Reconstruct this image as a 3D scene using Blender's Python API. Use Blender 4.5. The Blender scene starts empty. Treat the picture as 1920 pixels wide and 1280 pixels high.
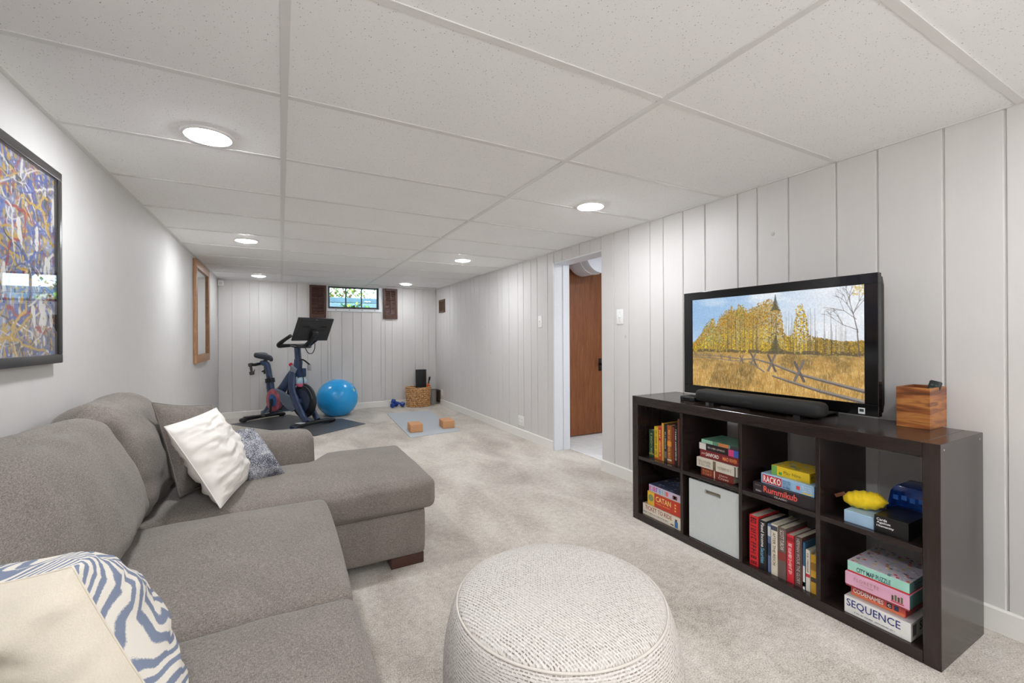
import bpy, bmesh, math, random
import numpy as np
from mathutils import Vector, Matrix, noise as mnoise

scene = bpy.context.scene
COL = scene.collection
random.seed(7)
rng = np.random.default_rng(11)

# ------------------------------------------------------------------ camera, world, exposure
CAM_H = 1.145
cam_data = bpy.data.cameras.new('camera')
cam = bpy.data.objects.new('camera', cam_data)
COL.objects.link(cam)
cam_data.sensor_width = 36.0
cam_data.lens = 808.34 / 1920.0 * 36.0
cam_data.shift_y = -7.1 / 1920.0
cam_data.clip_start = 0.02
cam.location = (0, 0, CAM_H)
YAW, ROLL = 0.4922, 0.0054
cam.matrix_world = (Matrix.Translation((0, 0, CAM_H)) @ Matrix.Rotation(-YAW, 4, 'Z')
                    @ Matrix.Rotation(math.pi / 2, 4, 'X') @ Matrix.Rotation(-ROLL, 4, 'Z'))
scene.camera = cam

world = bpy.data.worlds.new('daylight')
scene.world = world
world.use_nodes = True
wbg = world.node_tree.nodes['Background']
wbg.inputs['Color'].default_value = (0.80, 0.90, 1.0, 1)
wbg.inputs['Strength'].default_value = 4.0

LAMP = 158.0           # radiance of the ceiling lenses
FILL_LAMP = 215.0         # radiance of the fill lamp added behind the camera
LAMP_COL = (0.955, 1.0, 1.045)
vs = scene.view_settings
vs.view_transform = 'Standard'
vs.look = 'None'
vs.exposure = 0.24
vs.gamma = 1.0
vs.use_curve_mapping = False
scene.cycles.use_denoising = True
scene.cycles.use_adaptive_sampling = True
scene.cycles.adaptive_threshold = 0.05
scene.cycles.max_bounces = 8
scene.cycles.diffuse_bounces = 5
scene.cycles.glossy_bounces = 3
scene.cycles.transparent_max_bounces = 12
scene.cycles.sample_clamp_indirect = 8.0
scene.cycles.caustics_reflective = False
scene.cycles.caustics_refractive = False

# ------------------------------------------------------------------ room measures
XL, XR, YF, YB, ZC = -0.79, 2.438, 7.407, -2.4, 2.007
TILE = 0.6096
TX1, TX2, TY0 = 0.0147, 1.2339, 1.7359

# ------------------------------------------------------------------ helpers
def lin(c):
    out = []
    for v in c[:3]:
        v = v / 255.0
        out.append(v / 12.92 if v <= 0.04045 else ((v + 0.055) / 1.055) ** 2.4)
    return tuple(out) + (1.0,)

def tag(o, label=None, cat=None, group=None, kind=None):
    if label: o['label'] = label
    if cat: o['category'] = cat
    if group: o['group'] = group
    if kind: o['kind'] = kind
    return o

def world_of(o):
    if o.parent:
        return world_of(o.parent) @ o.matrix_parent_inverse @ o.matrix_basis
    return o.matrix_basis.copy()

def adopt(o, parent, local=False):
    if parent is not None:
        o.parent = parent
        o.matrix_parent_inverse = Matrix() if local else world_of(parent).inverted()

def empty(name, loc, rz=0.0):
    o = bpy.data.objects.new(name, None)
    o.empty_display_size = 0.05
    o.location = loc
    o.rotation_euler = (0, 0, rz)
    COL.objects.link(o)
    # rotation/locations are read through matrix_basis right away
    return o

def link(name, me, mat=None, parent=None, local=False, smooth=False):
    o = bpy.data.objects.new(name, me)
    COL.objects.link(o)
    if mat is not None and not me.materials:
        if isinstance(mat, (list, tuple)):
            for m in mat: me.materials.append(m)
        else:
            me.materials.append(mat)
    if smooth is True:
        me.shade_smooth()
    elif smooth:
        me.shade_smooth()
        try: me.set_sharp_from_angle(angle=smooth)
        except Exception: pass
    adopt(o, parent, local)
    return o

def from_bm(name, bm, mat=None, parent=None, local=False, smooth=False, recalc=True):
    if recalc:
        bmesh.ops.recalc_face_normals(bm, faces=bm.faces)
    me = bpy.data.meshes.new(name)
    bm.to_mesh(me); bm.free()
    return link(name, me, mat, parent, local, smooth)

def from_py(name, v, f, mat=None, parent=None, local=False, smooth=False):
    me = bpy.data.meshes.new(name)
    me.from_pydata([tuple(p) for p in v], [], f)
    me.update()
    return link(name, me, mat, parent, local, smooth)

def add_box(bm, lo, hi, bevel=0.0, seg=1, mtx=None, mi=0):
    c = [(a + b) / 2 for a, b in zip(lo, hi)]
    s = [max(b - a, 1e-5) for a, b in zip(lo, hi)]
    r = bmesh.ops.create_cube(bm, size=1.0)
    vs_ = r['verts']
    for v in vs_:
        v.co = Vector((c[0] + v.co.x * s[0], c[1] + v.co.y * s[1], c[2] + v.co.z * s[2]))
    if bevel > 0:
        es = set(e for v in vs_ for e in v.link_edges)
        rr = bmesh.ops.bevel(bm, geom=list(es), offset=min(bevel, min(s) * 0.49), segments=seg, profile=0.5, affect='EDGES')
        vs_ = list(set([v for f in rr['faces'] for v in f.verts] + [v for v in vs_ if v.is_valid]))
    if mtx is not None:
        bmesh.ops.transform(bm, matrix=mtx, verts=vs_)
    if mi:
        for f in set(f for v in vs_ for f in v.link_faces): f.material_index = mi
    return vs_

def box(name, lo, hi, mat, parent=None, bevel=0.0, seg=2, local=False, mtx=None, smooth=None):
    bm = bmesh.new()
    add_box(bm, lo, hi, bevel, seg, mtx)
    return from_bm(name, bm, mat, parent, local, smooth if smooth is not None else (math.radians(35) if bevel > 0 and seg > 1 else False))

def boxes(name, lst, mat, parent=None, bevel=0.0, seg=1, local=False):
    bm = bmesh.new()
    for it in lst:
        add_box(bm, it[0], it[1], bevel, seg, it[2] if len(it) > 2 else None)
    return from_bm(name, bm, mat, parent, local)

def catmull(pts, n=6, closed=False):
    P = [Vector(p) for p in pts]
    out = []
    m = len(P)
    rngi = range(m if closed else m - 1)
    for i in rngi:
        p0 = P[(i - 1) % m] if closed or i > 0 else P[0] * 2 - P[1]
        p1, p2 = P[i], P[(i + 1) % m]
        p3 = P[(i + 2) % m] if closed or i + 2 < m else P[-1] * 2 - P[-2]
        for k in range(n):
            t = k / n
            out.append(0.5 * ((2 * p1) + (-p0 + p2) * t + (2 * p0 - 5 * p1 + 4 * p2 - p3) * t * t + (-p0 + 3 * p1 - 3 * p2 + p3) * t ** 3))
    if not closed: out.append(P[-1].copy())
    return out

def add_sweep(bm, path, rad, sides=10, closed=False, up=None, squ=2.0):
    """tube along path; rad = number, (a, b) or list of either; squ > 2 gives a boxier section"""
    P = [Vector(p) for p in path]
    n = len(P)
    T = []
    for i in range(n):
        a = P[(i - 1) % n] if closed or i > 0 else P[i]
        b = P[(i + 1) % n] if closed or i < n - 1 else P[i]
        t = (b - a)
        T.append(t.normalized() if t.length > 1e-9 else Vector((0, 0, 1)))
    u = Vector(up) if up else (Vector((0, 0, 1)) if abs(T[0].z) < 0.9 else Vector((1, 0, 0)))
    rings = []
    for i in range(n):
        u = (u - T[i] * u.dot(T[i]))
        u = u.normalized() if u.length > 1e-6 else T[i].orthogonal().normalized()
        w = T[i].cross(u)
        r = rad[i] if isinstance(rad, list) else rad
        ra, rb = r if isinstance(r, tuple) else (r, r)
        ring = []
        for k in range(sides):
            an = 2 * math.pi * (k + 0.5) / sides
            c, s = math.cos(an), math.sin(an)
            c = math.copysign(abs(c) ** (2 / squ), c); s = math.copysign(abs(s) ** (2 / squ), s)
            ring.append(bm.verts.new(P[i] + u * (ra * c) + w * (rb * s)))
        rings.append(ring)
    for i in range(n if closed else n - 1):
        A, B = rings[i], rings[(i + 1) % n]
        for k in range(sides):
            bm.faces.new((A[k], A[(k + 1) % sides], B[(k + 1) % sides], B[k]))
    if not closed:
        bm.faces.new(rings[0][::-1]); bm.faces.new(rings[-1])

def tube(name, path, rad, mat, parent=None, sides=10, closed=False, local=False, up=None, squ=2.0, smooth=math.radians(50)):
    bm = bmesh.new()
    add_sweep(bm, path, rad, sides, closed, up, squ)
    return from_bm(name, bm, mat, parent, local, smooth)

def add_lathe(bm, prof, n=32, mtx=None):
    """prof = list of (r, z); closed at r = 0 ends"""
    rings = []
    M = mtx or Matrix()
    for r, z in prof:
        if r < 1e-6:
            rings.append([bm.verts.new(M @ Vector((0, 0, z)))])
        else:
            rings.append([bm.verts.new(M @ Vector((r * math.cos(2 * math.pi * k / n), r * math.sin(2 * math.pi * k / n), z))) for k in range(n)])
    for A, B in zip(rings, rings[1:]):
        for k in range(n):
            k2 = (k + 1) % n
            if len(A) == 1 and len(B) == 1: continue
            if len(A) == 1: bm.faces.new((A[0], B[k2], B[k]))
            elif len(B) == 1: bm.faces.new((A[k], A[k2], B[0]))
            else: bm.faces.new((A[k], A[k2], B[k2], B[k]))

def lathe(name, prof, mat, parent=None, n=32, mtx=None, local=False, smooth=math.radians(40)):
    bm = bmesh.new()
    add_lathe(bm, prof, n, mtx)
    return from_bm(name, bm, mat, parent, local, smooth)

def prism(name, outline, lo, hi, axis, mat, parent=None, bevel=0.0, seg=2, local=False):
    """outline of 2-D points extruded along axis from lo to hi"""
    bm = bmesh.new()
    def p3(a, b, c):
        return {'x': (c, a, b), 'y': (a, c, b), 'z': (a, b, c)}[axis]
    A = [bm.verts.new(p3(a, b, lo)) for a, b in outline]
    B = [bm.verts.new(p3(a, b, hi)) for a, b in outline]
    n = len(A)
    bm.faces.new(A[::-1]); bm.faces.new(B)
    for k in range(n):
        bm.faces.new((A[k], A[(k + 1) % n], B[(k + 1) % n], B[k]))
    if bevel > 0:
        bmesh.ops.bevel(bm, geom=list(bm.edges), offset=bevel, segments=seg, profile=0.5, affect='EDGES')
    return from_bm(name, bm, mat, parent, local, math.radians(35) if bevel > 0 else False)

def cushion_mesh(name, h, r, n=(14, 14, 8), bulge=(0, 0, 0), wr=0.0, wscale=6.0, fn=None, seed=0.0):
    """soft box with half sizes h, edge radius r and bulging faces"""
    nx, ny, nz = n
    idx = {}; V = []
    def dens(t): return 1.3 * t - 0.3 * t ** 3
    def vid(i, j, k):
        key = (i, j, k)
        if key not in idx:
            p = Vector((dens(2 * i / nx - 1), dens(2 * j / ny - 1), dens(2 * k / nz - 1)))
            q = Vector((p.x * h[0], p.y * h[1], p.z * h[2]))
            inner = Vector([max(-(a - r), min(a - r, b)) for a, b in zip(h, q)])
            d = q - inner
            if d.length > 1e-9:
                d = d.normalized() * max(abs(d.x), abs(d.y), abs(d.z))
            q = inner + d
            q.x += bulge[0] * p.x * (1 - p.y ** 2) * (1 - p.z ** 2)
            q.y += bulge[1] * p.y * (1 - p.x ** 2) * (1 - p.z ** 2)
            q.z += bulge[2] * p.z * (1 - abs(p.x) ** 3) * (1 - abs(p.y) ** 3)
            if wr:
                nv = mnoise.fractal(q * wscale + Vector((seed, seed * 2, 0)), 1.0, 2.0, 3)
                q += Vector((q.x / h[0] ** 1, q.y / h[1], q.z / h[2])).normalized() * (wr * nv)
            if fn: q = fn(q, p)
            idx[key] = len(V); V.append(q)
        return idx[key]
    Fc = []
    for i in range(nx):
        for j in range(ny):
            Fc.append((vid(i, j, 0), vid(i, j + 1, 0), vid(i + 1, j + 1, 0), vid(i + 1, j, 0)))
            Fc.append((vid(i, j, nz), vid(i + 1, j, nz), vid(i + 1, j + 1, nz), vid(i, j + 1, nz)))
    for i in range(nx):
        for k in range(nz):
            Fc.append((vid(i, 0, k), vid(i + 1, 0, k), vid(i + 1, 0, k + 1), vid(i, 0, k + 1)))
            Fc.append((vid(i, ny, k), vid(i, ny, k + 1), vid(i + 1, ny, k + 1), vid(i + 1, ny, k)))
    for j in range(ny):
        for k in range(nz):
            Fc.append((vid(0, j, k), vid(0, j, k + 1), vid(0, j + 1, k + 1), vid(0, j + 1, k)))
            Fc.append((vid(nx, j, k), vid(nx, j + 1, k), vid(nx, j + 1, k + 1), vid(nx, j, k + 1)))
    return V, Fc

def text_mesh(body, bold=0.0, shear=0.0, spacing=1.0):
    cu = bpy.data.curves.new('lettering', 'FONT')
    cu.body = body
    cu.size = 1.0
    cu.resolution_u = 2
    cu.offset = bold
    cu.shear = shear
    cu.space_character = spacing
    cu.align_x = 'LEFT'
    ob = bpy.data.objects.new('lettering', cu)
    COL.objects.link(ob)
    dg = bpy.context.evaluated_depsgraph_get()
    me = bpy.data.meshes.new_from_object(ob.evaluated_get(dg))
    bpy.data.objects.remove(ob)
    bpy.data.curves.remove(cu)
    return me

_gr = random.Random(31)
def glyph_mesh(n):
    V, F_ = [], []
    def q(x0, y0, x1, y1):
        i = len(V); V.extend([(x0, y0, 0), (x1, y0, 0), (x1, y1, 0), (x0, y1, 0)]); F_.append((i, i + 1, i + 2, i + 3))
    x = 0.0
    for g in range(n):
        if g and _gr.random() < 0.16: x += 0.45
        w = _gr.uniform(0.45, 0.7); h = 1.0 if (g == 0 or g == n - 1) else _gr.uniform(0.85, 1.0)
        q(x, 0, x + 0.16, h)
        if _gr.random() < 0.6: q(x + w - 0.16, 0, x + w, h)
        for yy in (0.0, 0.42, h - 0.16):
            if _gr.random() < 0.55: q(x + 0.16, yy, x + w - (0.16 if _gr.random() < 0.5 else 0), yy + 0.16)
        x += w + 0.22
    me = bpy.data.meshes.new('lettering'); me.from_pydata(V, [], F_); me.update()
    return me

def text(body, mat, parent, org, xd, yd, w, h, bold=0.0, shear=0.0, name='lettering', spacing=1.0, lift=0.0006):
    """flat lettering fitted in a w x h box; org = lower left corner, xd / yd = reading and up directions;
    '~9' stands for nine letter-like strokes where the photograph is not legible"""
    me = glyph_mesh(int(body[1:])) if body.startswith('~') else text_mesh(body, bold, shear, spacing)
    n = len(me.vertices)
    co = np.zeros(n * 3); me.vertices.foreach_get('co', co)
    co = co.reshape(-1, 3)
    mn, mx = co.min(0), co.max(0)
    s = np.array([w / max(mx[0] - mn[0], 1e-6), h / max(mx[1] - mn[1], 1e-6)])
    xd, yd, org = np.array(xd, float), np.array(yd, float), np.array(org, float)
    nrm = np.cross(xd, yd)
    P = org + np.outer((co[:, 0] - mn[0]) * s[0], xd) + np.outer((co[:, 1] - mn[1]) * s[1], yd) + nrm * lift
    me.vertices.foreach_set('co', P.ravel())
    me.materials.clear()
    me.update()
    me.name = name
    return link(name, me, mat, parent)

FX = ((0, -1, 0), (0, 0, 1))      # reading directions on a face that looks to -X
SPINE = ((0, 0, -1), (0, -1, 0))  # spine lettering that runs downwards
ENDF = ((1, 0, 0), (0, 0, 1))     # on a face that looks to -Y

# ------------------------------------------------------------------ materials
class NT:
    def __init__(self, name):
        self.m = bpy.data.materials.new(name)
        self.m.use_nodes = True
        self.t = self.m.node_tree
        self.b = self.t.nodes['Principled BSDF']
        self.out = self.t.nodes['Material Output']
    def n(self, kind, **kw):
        nd = self.t.nodes.new(kind)
        for k, v in kw.items():
            if k.startswith('i_'):
                key = k[2:]
                nd.inputs[int(key) if key.isdigit() else key.replace('_', ' ')].default_value = v
            else:
                setattr(nd, k, v)
        return nd
    def l(self, a, b): self.t.links.new(a, b)
    def set(self, **kw):
        for k, v in kw.items():
            self.b.inputs[k.replace('_', ' ')].default_value = v
    def coord(self, kind='Position', scale=(1, 1, 1), rot=(0, 0, 0)):
        if kind == 'Position':
            src = self.n('ShaderNodeNewGeometry').outputs['Position']
        else:
            src = self.n('ShaderNodeTexCoord').outputs[kind]
        mp = self.n('ShaderNodeMapping')
        mp.inputs['Scale'].default_value = scale
        mp.inputs['Rotation'].default_value = rot
        self.l(src, mp.inputs['Vector'])
        return mp.outputs['Vector']
    def noise(self, vec, scale, detail=2.0, rough=0.5, dist=0.0):
        nd = self.n('ShaderNodeTexNoise')
        nd.inputs['Scale'].default_value = scale
        nd.inputs['Detail'].default_value = detail
        nd.inputs['Roughness'].default_value = rough
        nd.inputs['Distortion'].default_value = dist
        self.l(vec, nd.inputs['Vector'])
        return nd.outputs['Fac']
    def ramp(self, fac, stops):
        nd = self.n('ShaderNodeValToRGB')
        el = nd.color_ramp.elements
        while len(el) < len(stops): el.new(0.5)
        for e, (p, c) in zip(el, stops):
            e.position = p; e.color = c
        self.l(fac, nd.inputs['Fac'])
        return nd.outputs['Color']
    def mix(self, a, b, fac, mode='MIX'):
        nd = self.n('ShaderNodeMix', data_type='RGBA', blend_type=mode)
        for sock, v in ((nd.inputs['Factor'], fac), (nd.inputs['A'], a), (nd.inputs['B'], b)):
            if hasattr(v, 'is_linked') or hasattr(v, 'node'): self.l(v, sock)
            else: sock.default_value = v
        return nd.outputs['Result']
    def math(self, op, a, b=0.0):
        nd = self.n('ShaderNodeMath', operation=op)
        for sock, v in ((nd.inputs[0], a), (nd.inputs[1], b)):
            if hasattr(v, 'node'): self.l(v, sock)
            else: sock.default_value = v
        return nd.outputs[0]
    def bump(self, h, strength=0.3, dist=0.002):
        nd = self.n('ShaderNodeBump')
        nd.inputs['Strength'].default_value = strength
        nd.inputs['Distance'].default_value = dist
        self.l(h, nd.inputs['Height'])
        self.l(nd.outputs['Normal'], self.b.inputs['Normal'])
    def color(self, sock): self.l(sock, self.b.inputs['Base Color'])

_plain = {}
def plain(rgb, rough=0.5, metal=0.0, spec=0.5, var=0.04, name=None, scale=60.0, bump=0.0):
    key = (tuple(rgb), rough, metal, spec, var, scale, bump)
    if key in _plain: return _plain[key]
    k = NT(name or 'paint_%d_%d_%d' % tuple(int(v) for v in rgb[:3]))
    c = lin(rgb)
    k.set(Roughness=rough, Metallic=metal, Specular_IOR_Level=spec)
    k.b.inputs['Base Color'].default_value = c
    if var > 0:
        nz = k.noise(k.coord(), scale, 3)
        lo = tuple(v * (1 - var) for v in c[:3]) + (1,)
        hi = tuple(min(1, v * (1 + var)) for v in c[:3]) + (1,)
        k.color(k.ramp(nz, [(0.3, lo), (0.7, hi)]))
        if bump: k.bump(nz, bump, 0.001)
    _plain[key] = k.m
    return k.m

def emit(name, rgb, strength):
    k = NT(name)
    k.b.inputs['Base Color'].default_value = (0.8, 0.8, 0.8, 1)
    k.b.inputs['Emission Color'].default_value = tuple(rgb) + (1,)
    k.b.inputs['Emission Strength'].default_value = strength
    return k.m

def mat_wall(name, rgb, streak=True):
    k = NT(name)
    k.set(Roughness=0.42 if streak else 0.6, Specular_IOR_Level=0.35 if streak else 0.25)
    c = lin(rgb)
    v = k.coord(scale=(1, 1, 0.18) if streak else (1, 1, 1))
    nz = k.noise(v, 9, 4)
    nf = k.noise(k.coord(scale=(1, 1, 0.12) if streak else (1, 1, 1)), 90, 3)
    s = k.math('ADD', k.math('MULTIPLY', nz, 0.7), k.math('MULTIPLY', nf, 0.3))
    k.color(k.ramp(s, [(0.3, tuple(x * 0.955 for x in c[:3]) + (1,)), (0.7, c)]))
    k.bump(nf, 0.06, 0.002)
    return k.m

M_WALL = mat_wall('painted_panel', (219, 215, 212))
M_DRY = mat_wall('painted_drywall', (211, 208, 205), False)
M_TRIM = plain((238, 235, 229), 0.35, var=0.015, name='white_trim_paint')
M_JAMB = plain((232, 234, 238), 0.35, var=0.015, name='white_jamb_paint')

def mat_tile():
    k = NT('acoustic_tile')
    k.set(Roughness=0.9, Specular_IOR_Level=0.1)
    v = k.coord(scale=(1, 0.8, 1))
    base = k.ramp(k.noise(v, 2.2, 3), [(0.3, lin((246, 245, 244))), (0.75, lin((250, 249, 248)))])
    vo = k.n('ShaderNodeTexVoronoi', feature='F1'); vo.inputs['Scale'].default_value = 112
    vo.inputs['Randomness'].default_value = 1.0
    warp = k.noise(v, 90, 2)
    vv = k.n('ShaderNodeVectorMath', operation='SCALE')
    k.l(v, vv.inputs[0]); vv.inputs['Scale'].default_value = 1.0
    k.l(vv.outputs[0], vo.inputs['Vector'])
    d = k.math('ADD', vo.outputs['Distance'], k.math('MULTIPLY', k.math('SUBTRACT', warp, 0.5), 0.35))
    pit = k.ramp(d, [(0.07, (1, 1, 1, 1)), (0.17, (0, 0, 0, 1))])
    msk = k.ramp(k.noise(v, 44, 2), [(0.30, (0, 0, 0, 1)), (0.46, (1, 1, 1, 1))])
    pm = k.math('MULTIPLY', pit, msk)
    fine = k.ramp(k.noise(v, 420, 2), [(0.58, (0, 0, 0, 1)), (0.72, (1, 1, 1, 1))])
    pm2 = k.math('MAXIMUM', pm, k.math('MULTIPLY', fine, 0.14))
    k.color(k.mix(base, lin((166, 161, 156)), pm2))
    k.bump(k.math('SUBTRACT', 1.0, pm2), 0.35, 0.0012)
    return k.m
M_TILE = mat_tile()
M_TBAR = plain((226, 224, 221), 0.3, spec=0.5, var=0.01, name='grid_bar_enamel')

def mat_carpet():
    k = NT('cut_pile_carpet')
    k.set(Roughness=0.95, Specular_IOR_Level=0.05)
    k.b.inputs['Sheen Weight'].default_value = 0.15
    v = k.coord()
    fine = k.noise(v, 190, 3, 0.6)
    mid = k.noise(v, 34, 3, 0.6)
    big = k.noise(k.coord(scale=(1.0, 0.55, 1), rot=(0, 0, 0.5)), 2.6, 3, 0.55, 0.6)  # broad streaks: pile sheen of vacuum tracks painted into the colour
    s = k.math('ADD', k.math('MULTIPLY', fine, 0.5), k.math('ADD', k.math('MULTIPLY', mid, 0.18), k.math('MULTIPLY', big, 0.32)))
    k.color(k.ramp(s, [(0.36, lin((140, 129, 117))), (0.46, lin((192, 182, 171))), (0.54, lin((216, 208, 197))), (0.64, lin((239, 234, 226)))]))
    k.bump(k.math('ADD', fine, k.math('MULTIPLY', mid, 0.6)), 0.8, 0.006)
    return k.m
M_CARPET = mat_carpet()

def mat_sofa(name, dark, mid, light, bump=0.35):
    k = NT(name)
    k.set(Roughness=0.92, Specular_IOR_Level=0.12)
    k.b.inputs['Sheen Weight'].default_value = 0.12
    a = k.noise(k.coord(scale=(1, 0.22, 0.6)), 620, 2, 0.6)
    b = k.noise(k.coord(scale=(0.22, 1, 1)), 620, 2, 0.6)
    g = k.noise(k.coord(), 7, 3)
    s = k.math('ADD', k.math('MULTIPLY', k.math('ADD', a, b), 0.46), k.math('MULTIPLY', g, 0.08))
    k.color(k.ramp(s, [(0.36, lin(dark)), (0.49, lin(mid)), (0.64, lin(light))]))
    k.bump(s, bump, 0.002)
    return k.m
M_SOFA = mat_sofa('grey_tweed', (97, 90, 84), (127, 119, 112), (158, 149, 141))
M_SOFA2 = mat_sofa('grey_tweed_pillow', (90, 83, 77), (116, 108, 101), (146, 137, 129))

def mat_cloth(name, rgb, rough=0.9, sc=500, bump=0.15, var=0.05):
    k = NT(name)
    k.set(Roughness=rough, Specular_IOR_Level=0.15)
    k.b.inputs['Sheen Weight'].default_value = 0.1
    c = lin(rgb)
    w = k.noise(k.coord(), sc, 2)
    g = k.noise(k.coord(), 12, 3)
    s = k.math('ADD', k.math('MULTIPLY', w, 0.6), k.math('MULTIPLY', g, 0.4))
    k.color(k.ramp(s, [(0.35, tuple(x * (1 - var) for x in c[:3]) + (1,)), (0.65, tuple(min(1, x * (1 + var)) for x in c[:3]) + (1,))]))
    k.bump(w, bump, 0.001)
    return k.m

def mat_wood(name, dark, light, scale=(1, 1, 1), rough=0.4, rings=14.0, spec=0.5, distort=3.0):
    k = NT(name)
    k.set(Roughness=rough, Specular_IOR_Level=spec)
    v = k.coord(scale=scale)
    nz = k.noise(v, rings, 5, 0.6, distort)
    nf = k.noise(k.coord(scale=tuple(6 * s for s in scale)), rings * 1.5, 3)
    s = k.math('ADD', k.math('MULTIPLY', nz, 0.75), k.math('MULTIPLY', nf, 0.25))
    k.color(k.ramp(s, [(0.32, lin(dark)), (0.66, lin(light))]))
    k.bump(nf, 0.05, 0.001)
    return k.m
M_ESP = mat_wood('espresso_wood', (34, 26, 24), (50, 39, 35), (8, 0.6, 8), 0.2, 6, distort=0.5)
M_ESPV = mat_wood('espresso_wood_upright', (34, 26, 24), (50, 39, 35), (8, 8, 0.6), 0.2, 6, distort=0.5)
M_BLACK = plain((22, 22, 23), 0.5, var=0.1, name='black_plastic')
M_GLOSS = plain((10, 10, 12), 0.08, var=0.0, name='gloss_black')
M_WHITE = plain((240, 239, 236), 0.4, var=0.01, name='white_plastic')
M_DARKHOLE = plain((12, 11, 10), 0.8, var=0.1, name='dark_void')

def mat_glass(name, tint=(1, 1, 1), gloss=0.9):
    k = NT(name)
    t = k.n('ShaderNodeBsdfTransparent'); t.inputs['Color'].default_value = tuple(tint) + (1,)
    g = k.n('ShaderNodeBsdfGlossy'); g.inputs['Roughness'].default_value = 0.01
    f = k.n('ShaderNodeLayerWeight'); f.inputs['Blend'].default_value = 0.5
    mx = k.n('ShaderNodeMixShader')
    k.l(k.math('MULTIPLY', k.math('ADD', 0.03, k.math('POWER', f.outputs['Facing'], 4.0)), gloss), mx.inputs['Fac'])
    k.l(t.outputs[0], mx.inputs[1]); k.l(g.outputs[0], mx.inputs[2])
    k.l(mx.outputs[0], k.out.inputs['Surface'])
    return k.m
M_GLASS = mat_glass('clear_glass', (0.93, 0.97, 0.97))

def mat_vcol(name, emission=0.0, rough=0.5, base=1.0):
    k = NT(name)
    at = k.n('ShaderNodeVertexColor', layer_name='paint')
    if emission > 0:
        k.b.inputs['Base Color'].default_value = (0.01, 0.01, 0.01, 1)
        k.l(at.outputs['Color'], k.b.inputs['Emission Color'])
        k.b.inputs['Emission Strength'].default_value = emission
        k.set(Roughness=0.25)
        k.m.cycles.emission_sampling = 'NONE'
    else:
        k.l(at.outputs['Color'], k.b.inputs['Base Color'])
        k.set(Roughness=rough)
    return k.m

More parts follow.
